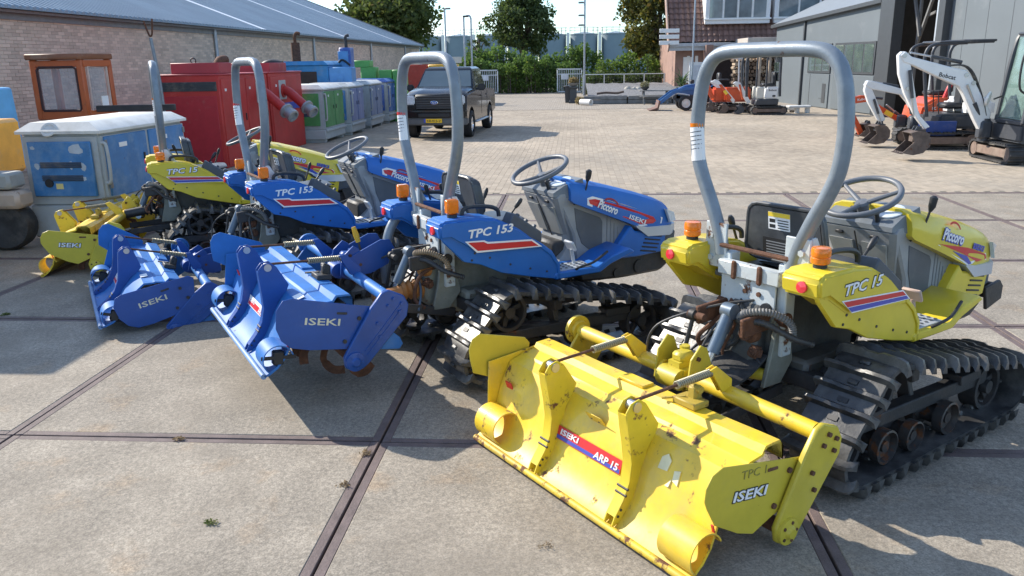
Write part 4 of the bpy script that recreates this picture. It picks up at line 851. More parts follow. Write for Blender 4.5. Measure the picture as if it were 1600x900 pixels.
# ---------------------------------------------------------------- red pump containers
M_redc = mat('red_container_paint', (.46, .035, .03), .5, var=.14, vscale=2, dirt=.2, dirtcol=(.5, .13, .10), rust=.15)
M_redf = mat('faded_red_paint', (.40, .05, .06), .55, var=.12, vscale=2, dirt=.25, dirtcol=(.5, .22, .2), rust=.1)
def redbox(lab, y0, y1, x0, x1, big):
    T = thing('pump_container', lab, 'pump', (x1, y0, 0), 0, 'red pump containers'); w, l = x1-x0, y1-y0; h = 1.72
    b = MB(); b.box((-w/2, l/2, h/2), (w, l, h), .012); bo = b.obj('body', M_redc, T)
    b = MB(); b.box((-w/2, l/2, h+.012), (w+.05, l+.03, .03), .008); b.obj('roof', M_redf, T)
    nd = 2 if big else 1
    for i in range(nd):
        dl = (l-.08)/nd; b = MB(); b.box((.005, .04+dl*(i+.5), .85), (.02, dl-.05, 1.6), .006); d = b.obj('door', M_redc, T)
        k = MB(); k.box((.02, .04+dl*(i+.5)-dl*.34, 1.45), (.01, .07, .05), .002); k.obj('sign', M_decw, d)
        k = MB(); k.box((.022, .04+dl*(i+.5)+dl*.4, .9), (.02, .03, .14), .004); k.obj('handle', M_deck, d)
    if big:
        b = MB(); b.box((-w/2, -.004, .72), (w-.14, .02, 1.25), .006); b.obj('front_panel', mat('front_panel_red', (.40, .025, .035), .45, var=.1, dirt=.15), T)
        b = MB(); b.box((-w/2, -.006, 1.52), (w-.1, .02, .17), .004)
        for k in range(5): b.box((-w/2, -.016, 1.46+.03*k), (w-.14, .012, .008), 0, (.6, 0, 0))
        b.obj('vent_grille', mat('vent_grille_dark', (.05, .055, .06), .6, dirt=.3), T)
        b = MB(); b.box((-w/2+.1, .5, h+.13), (w*.75, .6, .2), .01); b.obj('roof_box', M_redf, T)
        b = MB(); b.tube(spl([(-.2, .5, h+.02), (-.2, .5, h+.16), (-.2, .62, h+.26), (-.2, .85, h+.28)], 5), .09, 12); b.obj('exhaust_elbow', M_rust, T)
        b = MB(); b.torus((-w/2-.05, .5, h+.27), (0, 1, 0), .05, .013, 16, 6); b.obj('lifting_eye', M_dark, T)
    else:
        b = MB(); b.box((-w/2, l/2-.1, h+.12), (w*.8, l*.5, .2), .01); b.obj('roof_box', M_redf, T)
        b = MB(); b.tube(spl([(-.7, l*.7, h+.1), (-.5, l*.7, h+.2), (-.2, l*.7, h+.16)], 5), .1, 12); b.obj('black_silencer', M_black, T)
        b = MB(); b.box((.012, l*.65, .98), (.02, l*.55, .16), .004); b.obj('blue_band', M_decb, T)
    # discharge pipe with coupling
    yc = l*.80 if big else l*.35; z = 1.33
    b = MB(); b.box((.02, yc, z+.02), (.02, .42, .42), .004); fl_ = b.obj('pipe_mount', M_cabg, T)
    b = MB(); b.lathe([(.15, 0), (.15, .03), (.11, .03), (.11, .05)], (.03, yc, z), (1, 0, 0), 20); b.tube(spl([(.03, yc, z), (.16, yc-.03, z-.02), (.55, yc-.22, z-.30), (.64, yc-.26, z-.36)], 5), .10, 16); pp_ = b.obj('discharge_pipe', M_redc, T)
    d = Vector((.62, -.30, -.40)).normalized(); k = MB(); k.lathe([(.10, 0), (.16, .0), (.16, .04), (.115, .05), (.115, .16), (.135, .17), (.135, .24), (.10, .25), (.09, .2), (0, .2)], (.62, yc-.25, z-.35), d, 20); k.obj('coupling', mat('dull_aluminium', (.34, .36, .38), .5, .5, var=.1, dirt=.3), pp_)
    return T
redbox('larger red steel pump container with dark vent strip on its front', 15.1, 17.55, -7.85, -6.6, True)
redbox('smaller red pump container with blue band beside the green cabinet', 17.6, 19.75, -7.75, -6.58, False)

# ---------------------------------------------------------------- other machinery by the warehouse
M_sky = mat('mid_blue_paint', (.04, .22, .46), .5, var=.14, dirt=.25, rust=.12)
T = thing('compressor', 'blue machine housing with white louvre panel standing behind the green cabinet', 'compressor', (-8.6, 23, 0))
b = MB(); b.box((.85, 1.0, .95), (1.75, 2.0, 1.85), .03); b.obj('housing', M_sky, T)
b = MB(); b.loft([[(-.05, -.05, 1.87), (1.75, -.05, 1.87), (1.75, 2.1, 1.87), (-.05, 2.1, 1.87)], [(.1, .02, 1.98), (1.6, .02, 1.98), (1.6, 2.0, 1.98), (.1, 2.0, 1.98)]]); b.obj('roof', M_sky, T)
b = MB(); b.box((.38, -.01, 1.45), (.5, .03, .5), .006); lp = b.obj('louvre_panel', mat('pale_blue_panel', (.45, .60, .68), .5), T)
for i in range(4):
    k = MB(); k.box((.38, -.03, 1.3+.11*i), (.4, .02, .04), .003); k.obj('louvre', M_sky, lp)
b = MB(); b.box((1.05, -.01, 1.42), (.7, .03, .55), .006); b.obj('radiator', mat('radiator_brown', (.045, .03, .025), .7, var=.2), T)
b = MB(); b.box((2.05, .3, 1.35), (.65, .5, .9), .02); b.box((2.05, .04, 1.35), (.18, .02, .5), .004); b.obj('side_cabinet', mat('light_blue_cabinet', (.10, .30, .60), .5, var=.1, dirt=.2), T)
T = thing('exhaust_stack', 'rusty brown exhaust stack with bent top rising behind the blue machine', 'exhaust', (-8.25, 24.5, 1.9))
b = MB(); b.cyl((0, 0, -.0), (0, 0, .62), .13, n=18); b.obj('silencer', M_rust, T)
b = MB(); b.tube(spl([(0, 0, .6), (0, 0, .78), (.06, 0, .88), (.16, 0, .86)], 5), .05, 10); b.obj('outlet', M_rust, T)
T = thing('filter_tower', 'tall narrow royal blue filter tower behind the generator cabinets', 'machine', (-6.75, 24.6, 0))
b = MB(); b.box((0, 0, 1.2), (.34, .4, 2.3), .02); b.obj('column', M_royal, T)
b = MB(); b.box((-.05, -.21, 1.95), (.3, .03, .6), .005); b.obj('face_plate', mat('light_blue_cabinet', (.1, .3, .6)), T)
b = MB(); b.cyl((.0, 0, 2.33), (0, 0, 2.55), .05, n=10); b.tube(spl([(0, 0, 2.5), (0, 0, 2.66), (.1, 0, 2.7)], 4), .045, 8); b.obj('outlet', M_dark, T)
b = MB(); b.tube(spl([(-.25, -.2, 1.2), (-.3, -.25, 1.7), (-.1, -.25, 2.0), (.15, -.24, 1.85)], 6), .03, 8); b.obj('hose', M_black, T)
T = thing('green_machine', 'bright green machine stepped in three blocks by the warehouse wall', 'machine', (-7.0, 27.5, 0))
M_bg = mat('bright_green', (.11, .36, .08), .45, var=.12, dirt=.2)
for (c, d, n_) in (((.2, .0, 1.0), (.5, .5, 1.55), 'block'), ((.0, .0, 1.88), (.55, .5, .22), 'top_block'), ((.75, .1, .8), (.42, .5, 1.75), 'side_block'), ((1.2, .1, .8), (.42, .5, 1.75), 'side_block')):
    b = MB(); b.box(c, d, .02); b.obj(n_, M_bg, T)
# vehicle with an orange cab behind the generator
M_ocab = mat('orange_cab_paint', (.46, .105, .03), .45, var=.12, dirt=.2, dirtcol=(.35, .2, .12), rust=.3)
T = thing('tractor_cab', 'old orange vehicle cab with framed windows standing behind the grey generator', 'cab', (-8.50, 12.6, 0))
b = MB(); hz_ = 2.02; w = .80; l = .55
b.box((.43, .45, .85), (w, l, .6), .03)
for (x, y) in ((.02, .02), (w-.02, .02), (.02, l), (w+.12, l)): b.bar((x, y, 1.1), (x, y, hz_), .10, .10, .015, upv=(0, 1, 0))
b.bar((.02, .02, hz_-.06), (w, .02, hz_-.06), .09, .10, .01); b.bar((.02, .02, 1.17), (w, .02, 1.17), .09, .14, .01)
b.bar((w, .02, hz_-.06), (w+.14, l, hz_-.06), .09, .10, .01); b.bar((w, .02, 1.17), (w+.14, l, 1.17), .09, .14, .01)
b.obj('cab_frame', M_ocab, T)
b = MB(); b.prism([(-.06, -.08), (w+.02, -.08), (w+.20, l+.05), (-.06, l+.05)], 'uv', hz_, hz_+.09, .015); b.obj('roof', mat('cab_roof_brown', (.22, .085, .04), .6, dirt=.3, rust=.3), T)
b = MB(); b.prism([(.09, 1.25), (w-.09, 1.25), (w-.09, hz_-.12), (.09, hz_-.12)], 'uz', -.01, .0, .0); b.obj('front_window', M_glass, T).active_material = mat('cab_glass', (.38, .42, .44), .08, alpha=.35)
fr_ = MB(); pts = [(.1, -.015, 1.24), (w-.1, -.015, 1.24), (w-.08, -.015, 1.28), (w-.08, -.015, hz_-.15), (w-.12, -.015, hz_-.11), (.12, -.015, hz_-.11), (.08, -.015, hz_-.15), (.08, -.015, 1.28)]; fr_.tube(pts, .022, 6, True); fr_.obj('window_seal', mat('seal_maroon', (.05, .02, .02), .6), T)
b = MB(); b.loft([[(w+.03, .09, 1.24), (w+.12, l-.08, 1.24), (w+.12, l-.08, hz_-.12), (w+.03, .09, hz_-.12)], [(w+.04, .09, 1.24), (w+.13, l-.08, 1.24), (w+.13, l-.08, hz_-.12), (w+.04, .09, hz_-.12)]]); b.obj('side_window', mat('cab_glass', (.38, .42, .44), .08, alpha=.35), T)
fr_ = MB(); fr_.tube([(w+.045, .09, 1.23), (w+.135, l-.08, 1.23), (w+.135, l-.08, hz_-.11), (w+.045, .09, hz_-.11)], .02, 6, True); fr_.obj('side_seal', mat('seal_pale', (.55, .42, .36), .6), T)
b = MB(); b.box((w+.11, l*.65, 1.35), (.01, .14, .2), 0, (0, 0, -.2)); b.obj('paper_notice', M_decw, T)
b = MB(); b.bar((w+.1, .1, 1.26), (w+1.3, .3, 1.26), .08, .10, .01); b.obj('drawbar', M_dark, T)
b = MB(); b.cyl((.2, .2, .4), (.2, .7, .4), .4, n=24); b.cyl((.85, .2, .4), (.85, .7, .4), .4, n=24); b.obj('wheels', M_rubber, T)
# forked pole
T = thing('forked_pole', 'thin grey pole with rusty fork on top, standing behind the far roll bar', 'pole', (-7.35, 14.4, 0))
b = MB(); b.tube([(.0, 0, 0), (-.02, 0, 1.6), (-.09, 0, 2.38)], .03, 10); b.obj('pole', M_galv, T)
b = MB(); b.tube(spl([(-.18, 0, 2.67), (-.12, 0, 2.46), (-.09, 0, 2.41), (-.05, 0, 2.46), (-.02, 0, 2.70)], 5), .016, 8); b.obj('fork', M_rust, T)
# yellow loader and blue machine cut by the left frame edge
T = thing('wheel_loader', 'orange yellow loader at the left edge with dark tyre and pale mudguard', 'loader', (-6.52, 8.15, 0))
M_oy = mat('orange_yellow_paint', (.70, .33, .03), .45, var=.12, dirt=.3, rust=.3)
b = MB(); b.box((-.6, .6, 1.02), (1.1, 1.2, .62), .04); b.obj('engine_cover', M_oy, T)
b = MB(); b.box((-1.1, -1.0, 1.15), (2.2, 1.6, 1.4), .08, seg=2); b.box((-1.05, -1.0, 2.1), (2.0, 1.5, .7), .06); b.obj('body', M_oy, T)  # loader body out of view, added and sized to shade the left slabs
for yy in (-1.7, -.5): b = MB(); b.lathe([(.2, -.16), (.46, -.18), (.5, -.1), (.5, .1), (.46, .18), (.2, .16)], (-.22, yy, .5), (1, 0, 0), 26); b.obj('rear_tyre', M_rubber, T)
b = MB(); b.box((.30, .0, .76), (.7, .28, .17), .03); b.obj('step_box', mat('pale_grey_step', (.36, .38, .37), .6, dirt=.4, rust=.2), T)
b = MB(); b.box((.34, .0, .56), (.75, .28, .19), .04); b.obj('mudguard', mat('pale_mudguard', (.44, .36, .29), .6, dirt=.4, rust=.4), T)
b = MB(); b.lathe([(0, -.06), (.1, -.06), (.13, -.12), (.23, -.13), (.265, -.08), (.265, .08), (.23, .13), (.12, .12), (0, .1)], (.42, .06, .265), (.25, -1, 0), 28); b.obj('tyre', M_rubber, T)
b = MB(); b.tube(spl([(.35, -.05, 1.1), (.45, -.1, 1.0), (.36, -.12, .88)], 5), .05, 8); b.obj('pipework', M_rust, T)
T = thing('blue_machine', 'light blue painted machine with dark letters at the left picture edge', 'machine', (-7.52, 9.9, 0))
M_lb = mat('light_blue_machine', (.12, .38, .66), .5, var=.1, dirt=.2)
b = MB(); b.prism([(-.6, .6), (.02, .6), (-.03, 1.65), (-.12, 1.66), (-.6, 1.66)], 'uz', 0, .8, .02); b.obj('housing', M_lb, T)
b = MB(); b.box((-.2, .2, 1.75), (.28, .3, .2), .02); b.obj('cap', mat('mid_blue_paint', (.04, .22, .46)), T)
b = MB(); b.cyl((-.18, .2, 1.8), (-.22, .2, 2.4), .045, .03, 10); b.obj('stack', M_silver, T)
text('lettering', 'EI', M_deck, T, frame((-.20, -.004, 1.36), (1, 0, 0), (0, 0, 1)), .14, .15, .02)

# ---------------------------------------------------------------- black pickup truck
M_blk = mat('black_car_paint', (.006, .0065, .008), .25, var=.05, coat=.35, spec=.35, dirt=.06, dirtcol=(.1, .1, .1))
M_val = mat('dark_grey_bumper', (.10, .105, .11), .5, var=.1, dirt=.2)
M_tyre = mat('tyre_rubber', (.022, .022, .023), .7, var=.2)
M_chrome = mat('chrome', (.7, .7, .7), .15, 1., var=.02)
T = thing('pickup_truck', 'black pickup truck with yellow number plate parked facing the camera', 'pickup', (-3.52, 20.75, 0), R(-3.6)); XY = Matrix(((0, 1, 0, 0), (1, 0, 0, 0), (0, 0, 1, 0), (0, 0, 0, 1)))
hw = .82
def arch(yc, r, a0, a1, n=9): return [(yc+r*math.cos(t), .33+r*math.sin(t)) for t in np.linspace(a0, a1, n)]
side = [(.02, .45), (.0, .62), (.03, 1.02), (.10, 1.10)]+[(1.35, 1.19), (3.1, 1.17), (4.55, 1.10), (4.6, .50), (4.05, .42)]+arch(3.55, .42, 0, math.pi)+[(3.05, .36), (1.15, .36)]+arch(.68, .42, 0, math.pi)+[(.1, .40)]
b = MB(); b.prism(side, 'uz', -hw, hw, .03, X=XY, seg=2); bo = b.obj('body', M_blk, T, 30)
b = MB(); rings = []
for y, z, w_ in ((.04, 1.09, .72), (.22, 1.17, .76), (.8, 1.235, .77), (1.34, 1.26, .77)): rings.append([(-w_, y, z-.06), (-w_+.06, y, z), (-.35, y, z+.03), (0, y, z+.02), (.35, y, z+.03), (w_-.06, y, z), (w_, y, z-.06)])
b.loft(rings); b.obj('bonnet', M_blk, T, 50)
b = MB(); b.loft([[(-.80, 1.1, 1.11), (.80, 1.1, 1.11), (.80, 3.15, 1.11), (-.80, 3.15, 1.11)], [(-.78, 1.22, 1.20), (.78, 1.22, 1.20), (.78, 3.12, 1.20), (-.78, 3.12, 1.20)], [(-.64, 1.78, 1.71), (.64, 1.78, 1.71), (.64, 2.95, 1.71), (-.64, 2.95, 1.71)], [(-.56, 1.92, 1.765), (.56, 1.92, 1.765), (.56, 2.85, 1.765), (-.56, 2.85, 1.765)]]); cb = b.obj('cab', M_blk, T, 30)
M_wind = mat('windscreen_glass', (.10, .125, .125), .05, var=.15, vscale=1.2, spec=1., coat=1.)
b = MB(); b.loft([[(-.71, 1.265, 1.27), (.71, 1.265, 1.27), (.615, 1.72, 1.67), (-.615, 1.72, 1.67)], [(-.71, 1.285, 1.26), (.71, 1.285, 1.26), (.615, 1.74, 1.66), (-.615, 1.74, 1.66)]]); ws = b.obj('windscreen', M_wind, cb, 30)
k = MB(); k.tube([(-.60, 1.235, 1.225), (-.1, 1.25, 1.245)], .010, 6); k.tube([(.0, 1.235, 1.225), (.5, 1.25, 1.245)], .010, 6); k.obj('wipers', M_deck, cb)
for e in (-1, 1):
    for (y0_, y1_, y2_, y3_) in ((1.45, 2.15, 2.15, 1.86), (2.22, 2.95, 2.86, 2.22)):
        b = MB(); b.loft([[(e*.782, y0_, 1.23), (e*.782, y1_, 1.23), (e*.664, y2_, 1.65), (e*.664, y3_, 1.65)], [(e*.77, y0_, 1.23), (e*.77, y1_, 1.23), (e*.652, y2_, 1.65), (e*.652, y3_, 1.65)]]); b.obj('side_window', M_glass, cb)
    b = MB(); b.box((e*.97, 1.38, 1.24), (.20, .10, .17), .03, seg=2); b.bar((e*.80, 1.42, 1.2), (e*.9, 1.4, 1.2), .06, .06, .01); mi_ = b.obj('wing_mirror', M_black, T)
    b = MB(); b.box((e*.64, .0, .975), (.28, .08, .23), .03, (0, 0, e*.2), seg=2); b.obj('headlight', mat('headlight_glass', (.62, .66, .70), .08, var=.2, vscale=25, coat=1), T)
    b = MB(); b.lathe([(.05, 0), (.055, .01), (0, .015)], (e*.62, -.03, .52), (0, -1, 0), 14); b.obj('fog_lamp', M_lens, T)
    b = MB(); b.bar((e*.83, 1.2, .36), (e*.83, 3.0, .36), .10, .05, .02); b.obj('side_step', M_silver, T)
    for yc in (.68, 3.55):
        b = MB(); b.lathe([(.22, -.11), (.31, -.12), (.335, -.09), (.335, .09), (.31, .12), (.22, .11)], (e*.73, yc, .335), (1, 0, 0), 28); ty = b.obj('wheel', M_tyre, T)
        k = MB(); k.lathe([(.225, 0), (.21, .02), (.19, -.03), (.06, -.01), (.05, .02), (0, .02)], (e*.80, yc, .335), (e, 0, 0), 24); spn = 6
        for i in range(spn): a = i*2*math.pi/spn; k.bar((e*.805, yc, .335), (e*.815, yc+.2*math.cos(a), .335+.2*math.sin(a)), .05, .02, .004, upv=(1, 0, 0))
        k.obj('rim', M_chrome, ty)
    b = MB()
    for y in (2.18, 3.1): b.box((e*.823, y, .80), (.004, .012, .6))
    b.obj('door_gap', M_deck, T)
    for y in (2.08, 2.98): b = MB(); b.box((e*.832, y, 1.0), (.02, .14, .03), .006); b.obj('door_handle', M_black, T)
b = MB(); b.box((0, .0, .925), (.98, .06, .37), .02); gr_ = b.obj('grille', M_black, T)
for i in range(6):
    k = MB(); k.box((0, -.035, .775+.058*i), (.94, .02, .022), .004); k.obj('grille_bar', mat('grille_bar_dark', (.09, .092, .10), .3, .5, coat=.5), gr_)
b = MB(); b.lathe([(.10, 0), (.10, .012), (.088, .018), (0, .02)], (0, -.045, .91), (0, -1, 0), 28); o = b.obj('oval_emblem', M_chrome, gr_)
for v in o.data.vertices: v.co.z = .91+(v.co.z-.91)*.48
b = MB(); b.lathe([(.088, .0), (.088, .0215), (0, .0215)], (0, -.045, .91), (0, -1, 0), 28); o = b.obj('emblem_field', mat('emblem_blue', (.02, .08, .32), .3, coat=.5), gr_)
for v in o.data.vertices: v.co.z = .91+(v.co.z-.91)*.45
text('emblem_lettering', 'Ford', M_decw, gr_, frame((-.055, -.068, .892), (1, 0, 0), (0, 0, 1)), .055, .11, .01, .3)
b = MB(); b.prism([(-.84, -.10), (-.6, -.14), (.6, -.14), (.84, -.10), (.84, .2), (-.84, .2)], 'uv', .54, .72, .03, seg=2); b.obj('bumper', M_blk, T)
b = MB(); b.prism([(-.84, -.06), (-.6, -.12), (.6, -.12), (.84, -.06), (.84, .2), (-.84, .2)], 'uv', .36, .535, .03, seg=2); b.obj('lower_valance', M_val, T)
b = MB(); b.box((0, -.148, .60), (.8, .02, .09), .01); b.obj('bumper_intake', M_deck, T)
b = MB(); b.box((0, -.152, .47), (.42, .012, .10), .003); np_ = b.obj('number_plate', mat('plate_yellow', (.85, .52, .02), .4), T)
k = MB(); k.box((-.235, -.152, .47), (.05, .012, .10)); k.obj('plate_band', M_decb, np_)
text('plate_lettering', 'KB-913-V', M_deck, np_, frame((-.18, -.1585, .44), (1, 0, 0), (0, 0, 1)), .082, .36, .012)
b = MB(); b.box((0, 2.0, .42), (1.2, 3.8, .16), .03); b.cyl((-.7, .68, .335), (.7, .68, .335), .05); b.cyl((-.7, 3.55, .335), (.7, 3.55, .335), .06); b.obj('chassis', M_dark, T)
# red and yellow lorry body far behind the pickup
T = thing('parked_lorry', 'red and yellow lorry with pale sign board partly hidden behind the pickup', 'lorry', (-7.6, 38, 0))
b = MB(); b.box((.3, 1, .95), (1.2, 2.4, 1.7), .04); b.obj('cab', mat('lorry_red', (.42, .05, .03), .45, dirt=.2), T)
b = MB(); b.box((1.5, 1, .95), (1.1, 2.4, 1.7), .04); b.obj('box_body', mat('lorry_yellow', (.7, .42, .05), .45, dirt=.2), T)
b = MB(); b.box((1.2, -.2, 1.98), (2.6, .08, .28), .01); sg = b.obj('sign_board', mat('sign_cream', (.6, .57, .5), .5), T)
k = MB()
for i in range(6): k.box((.25+.36*i, -.245, 1.98), (.16, .01, .14-.03*(i % 2)))
k.obj('sign_marks', M_deck, sg)
b = MB(); b.cyl((.2, .2, .4), (2.1, .2, .4), .4); b.cyl((.2, 1.9, .4), (2.1, 1.9, .4), .4); b.obj('wheels', M_tyre, T)

# ---------------------------------------------------------------- grey workshop on the right
A = Vector((9.11, 33.8, 0)); ang = math.atan2(27.18-33.8, 9.82-9.11)
M_hall = mat('hall_cladding', (.135, .155, .167), .5, var=.06, vscale=.6, dirt=.12, dirtcol=(.3, .31, .31), dirtscale=.7)
M_hallp = mat('hall_panel', (.12, .14, .152), .5, var=.05, vscale=.8)
M_anth = mat('anthracite', (.055, .06, .065), .45, var=.08)
HB = thing('workshop_hall', 'grey clad workshop hall with tall open doorway along the right side', 'building', A, ang)
def sloped(t): return 3.13+(t+3.66)*.0385
b = MB(); b.prism([(-3.7, 0), (6.2, 0), (6.2, sloped(6.2)), (-3.7, sloped(-3.7))], 'uz', 0, .25); b.obj('low_wall', M_hall, HB, smooth=False)
b = MB(); b.prism([(9.6, 0), (22, 0), (22, 9), (9.6, 9)], 'uz', 0, .25); hwall = b.obj('high_wall', M_hall, HB, smooth=False)
b = MB(); b.prism([(6.1, 6.2), (9.7, 6.2), (9.7, 9), (6.1, 9)], 'uz', .02, .25); b.obj('lintel_wall', M_hall, HB, smooth=False)
for t_ in np.arange(10.6, 22, 1.0):
    k = MB(); k.box((t_, -.002, 4.5), (.012, .006, 9)); k.obj('cladding_joint', mat('joint_grey', (.09, .105, .115), .6), hwall)
b = MB(); b.box((6.55, .0, 4.5), (.9, .34, 9), .01); b.obj('door_column', M_anth, HB)
b = MB(); b.box((9.75, -.03, 4.5), (.34, .34, 9), .01); b.obj('door_post', M_anth, HB)
b = MB(); b.box((9.5, .0, 4.5), (.16, .30, 9), .01); b.obj('post_lining', M_silver, HB)
rings = [[(-4.0, -.12, sloped(-4.)), (6.1, -.12, sloped(6.1)), (6.1, -.12, sloped(6.1)+.10), (-4.0, -.12, sloped(-4.)+.10)], [(-4.0, 7, sloped(-4.)+3.2), (6.1, 7, sloped(6.1)+3.2), (6.1, 7, sloped(6.1)+3.3), (-4.0, 7, sloped(-4.)+3.3)]]
b = MB(); b.loft(rings); b.obj('roof', mat('hall_roof_grey', (.22, .245, .265), .5, var=.1), HB, smooth=False)
b = MB(); b.bar((-4.0, -.15, sloped(-4.)+.03), (6.1, -.15, sloped(6.1)+.03), .07, .14, .01); b.obj('eave_gutter', M_anth, HB)
b = MB(); b.box((-.42, -.04, 1.6), (.10, .08, 3.2), .01); b.obj('downpipe', M_anth, HB)
for t0, t1, np_ in ((.15, 2.3, 3), (2.6, 5.75, 4)):
    b = MB(); b.box(((t0+t1)/2, -.01, 1.80), (t1-t0, .06, 1.06), .008); wn = b.obj('window', M_anth, HB)
    for i in range(np_):
        wd = (t1-t0-.1)/np_; k = MB(); k.box((t0+.05+wd*(i+.5), -.036, 1.80), (wd-.10, .02, .90)); k.obj('pane', mat('hall_window_glass', (.10, .13, .13), .04, var=.25, vscale=1.5, spec=1., coat=1.), wn)
b = MB(); b.box((1.15, -.015, .63), (2.25, .05, 1.22), .006); pn = b.obj('door_panel', M_hallp, HB)
for (x, z, sx, sz) in ((.5, .63, .02, 1.2), (1.75, .35, .6, .015),): k = MB(); k.box((x, -.043, z), (sx, .008, sz)); k.obj('panel_joint', M_anth, pn)
b = MB(); b.box((4.2, -.015, .63), (3.2, .05, 1.2), .006); b.obj('door_panel', M_hallp, HB)
k = MB(); k.box((1.9, -.05, .55), (.3, .01, .7), .02); k.obj('hatch', M_anth, pn)
# interior seen through the doorway
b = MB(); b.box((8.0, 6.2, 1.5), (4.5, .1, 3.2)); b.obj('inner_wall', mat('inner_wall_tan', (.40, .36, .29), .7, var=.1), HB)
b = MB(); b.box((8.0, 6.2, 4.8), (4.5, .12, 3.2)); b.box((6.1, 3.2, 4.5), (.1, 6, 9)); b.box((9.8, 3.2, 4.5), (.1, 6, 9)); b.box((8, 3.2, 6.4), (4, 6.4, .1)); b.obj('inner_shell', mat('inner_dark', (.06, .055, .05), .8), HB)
b = MB()
for p0, p1 in (((7.3, .5, 0), (7.3, .5, 6.3)), ((7.3, .5, 2.2), (8.6, .5, 4.8)), ((7.05, .4, 3.6), (7.6, .4, 2.4)), ((7.4, .7, 3.0), (9.3, .7, 3.4))): b.bar(p0, p1, .08, .08, .005, upv=(0, 1, 0))
b.obj('door_bracing', M_gut, HB)
b = MB(); b.box((8.7, 6.1, 2.55), (.7, .05, .22)); b.obj('inner_sign', mat('inner_sign_yellow', (.45, .3, .08), .6), HB)
b = MB(); b.box((8.4, 4.5, 3.1), (2.2, 1.6, .7), .05); b.obj('stored_load', mat('load_brown', (.10, .06, .04), .8), HB)
for i, (x, z) in enumerate(((7.9, .4), (8.5, .35), (8.3, 1.0))): b = MB(); b.box((x, 4.6, z), (.6, .6, .7), .03); b.obj('stored_crate', M_dark, HB)

# ---------------------------------------------------------------- brick house with tiled roof
HO = thing('brick_house', 'brick house with red tiled roof and white dormer windows behind the workshop', 'house', (5.0, 42.5, 0))
M_hb = mat('house_brick', (.30, .185, .145), .85, var=.15, vscale=2, bump=.3)
M_tile = mat('red_roof_tile', (.19, .105, .08), .6, var=.12, vscale=2, island=.16)
b = MB(); b.box((5.5, 4, 1.35), (11, 8, 2.7)); b.obj('wall', M_hb, HB and HO, smooth=False)
# rows of pantiles, lapped
sl = R(50); V = []; Fq = []; tw, th_ = .26, .36; ncx, ncy = int(11.6/tw), 20
pf_ = [(0, .0), (.25, .045), (.5, .05), (.75, .015), (1.0, -.01)]
for j in range(ncy):
    for i in range(ncx):
        o0 = len(V); x0 = -.35+i*tw
        for (s0, lift) in ((0, .04), (th_*1.08, .0)):
            d = j*th_+s0
            for a, h_ in pf_: V.append((x0+a*tw, -.65+d*math.cos(sl)-(h_+lift)*math.sin(sl), 2.62+d*math.sin(sl)+(h_+lift)*math.cos(sl)))
        for a in range(4): Fq.append((o0+a, o0+a+1, o0+a+6, o0+a+5))
rt_ = rawmesh('roof_tiles', V, Fq, M_tile, HO); tag(rt_, kind='stuff')
b = MB(); b.prism([(-.60, 2.55), (5.0, 2.55+5.6*math.tan(sl)), (5.0, 2.40+5.6*math.tan(sl)), (-.60, 2.40)], 'uz', -.3, 11.2, X=XY); b.obj('roof_deck', M_dark, HO, smooth=False)
b = MB(); b.box((5.4, -.72, 2.52), (11.6, .12, .16), .01); b.box((5.4, -.62, 2.36), (11.6, .1, .22), .01); b.obj('eave_board', mat('fascia_grey', (.45, .46, .47), .5), HO)
b = MB(); b.bar((-.42, -.75, 2.35), (-.42, 4.4, 2.35+5.15*math.tan(sl)), .06, .5, .01, upv=(0, 0, 1)); b.obj('verge_board', mat('verge_brown', (.35, .24, .19), .6), HO)
for i in range(3):
    b = MB(); b.box((-.42, -.84, 2.63+.28*i), (.95, .06, .19), .01); b.obj('white_board', M_white, HO)
M_dor = mat('dormer_white', (.72, .73, .73), .5, var=.04)
for x0, x1, np_ in ((1.45, 4.35, 4), (4.75, 9.8, 5)):
    b = MB(); b.box(((x0+x1)/2, .95, 4.35), (x1-x0+.2, 2.4, 1.75), .02); dm = b.obj('dormer', M_dor, HO)
    wd = (x1-x0-.1)/np_
    for i in range(np_):
        k = MB(); k.box((x0+.05+wd*(i+.5), -.262, 4.28), (wd-.12, .03, 1.02)); k.obj('pane', mat('dormer_glass', (.16, .20, .22), .05, var=.35, vscale=1.3, spec=1., coat=1), dm)
        k = MB(); xx = x0+.05+wd*i; zz = 4.28; k.box((xx, -.27, zz), (.05, .06, 1.1)); k.obj('glazing_bar', M_white, dm)
    k = MB(); k.box(((x0+x1)/2, -.28, 3.70), (x1-x0+.3, .10, .08), .01); k.obj('sill', M_white, dm)
b = MB(); b.box((.65, -.02, 1.35), (.14, .06, 1.3)); b.box((1.05, -.02, 1.35), (.14, .06, 1.3)); b.box((.65, -.02, 1.35), (.5, .03, 1.2)); b.obj('window', M_white, HO)
b = MB(); b.box((1.5, -.6, 1.25), (.35, 1.1, 2.5), .01); b.obj('brick_pier', M_hb, HO)
b = MB(); b.box((3.6, -.05, 1.25), (3.6, .1, 2.3)); b.obj('recess_shade_panel', mat('recess_shade_brown', (.05, .03, .025), .8), HO)  # flat panel on the wall; the recess's shade is in its dark colour
b = MB(); b.box((1.1, -1.0, .85), (1.05, .08, 1.7), .01); dr = b.obj('garage_door', M_white, HO)
k = MB(); k.box((1.1, -1.045, .85), (.8, .02, 1.4), .01); k.obj('door_leaf', mat('pale_door', (.6, .63, .66), .5), dr)
b = MB(); b.box((4.3, -2.1, 2.62), (3.0, 3.0, .24), .01); b.obj('porch_roof', mat('porch_pale', (.50, .44, .39), .6, dirt=.2), HO)
for x in (2.9, 3.45, 3.9, 4.6, 5.3):
    b = MB(); b.box((x, -3.3, 1.25), (.11, .11, 2.5), .01); b.obj('porch_post', mat('post_wood', (.42, .33, .25), .7, var=.15), HO)
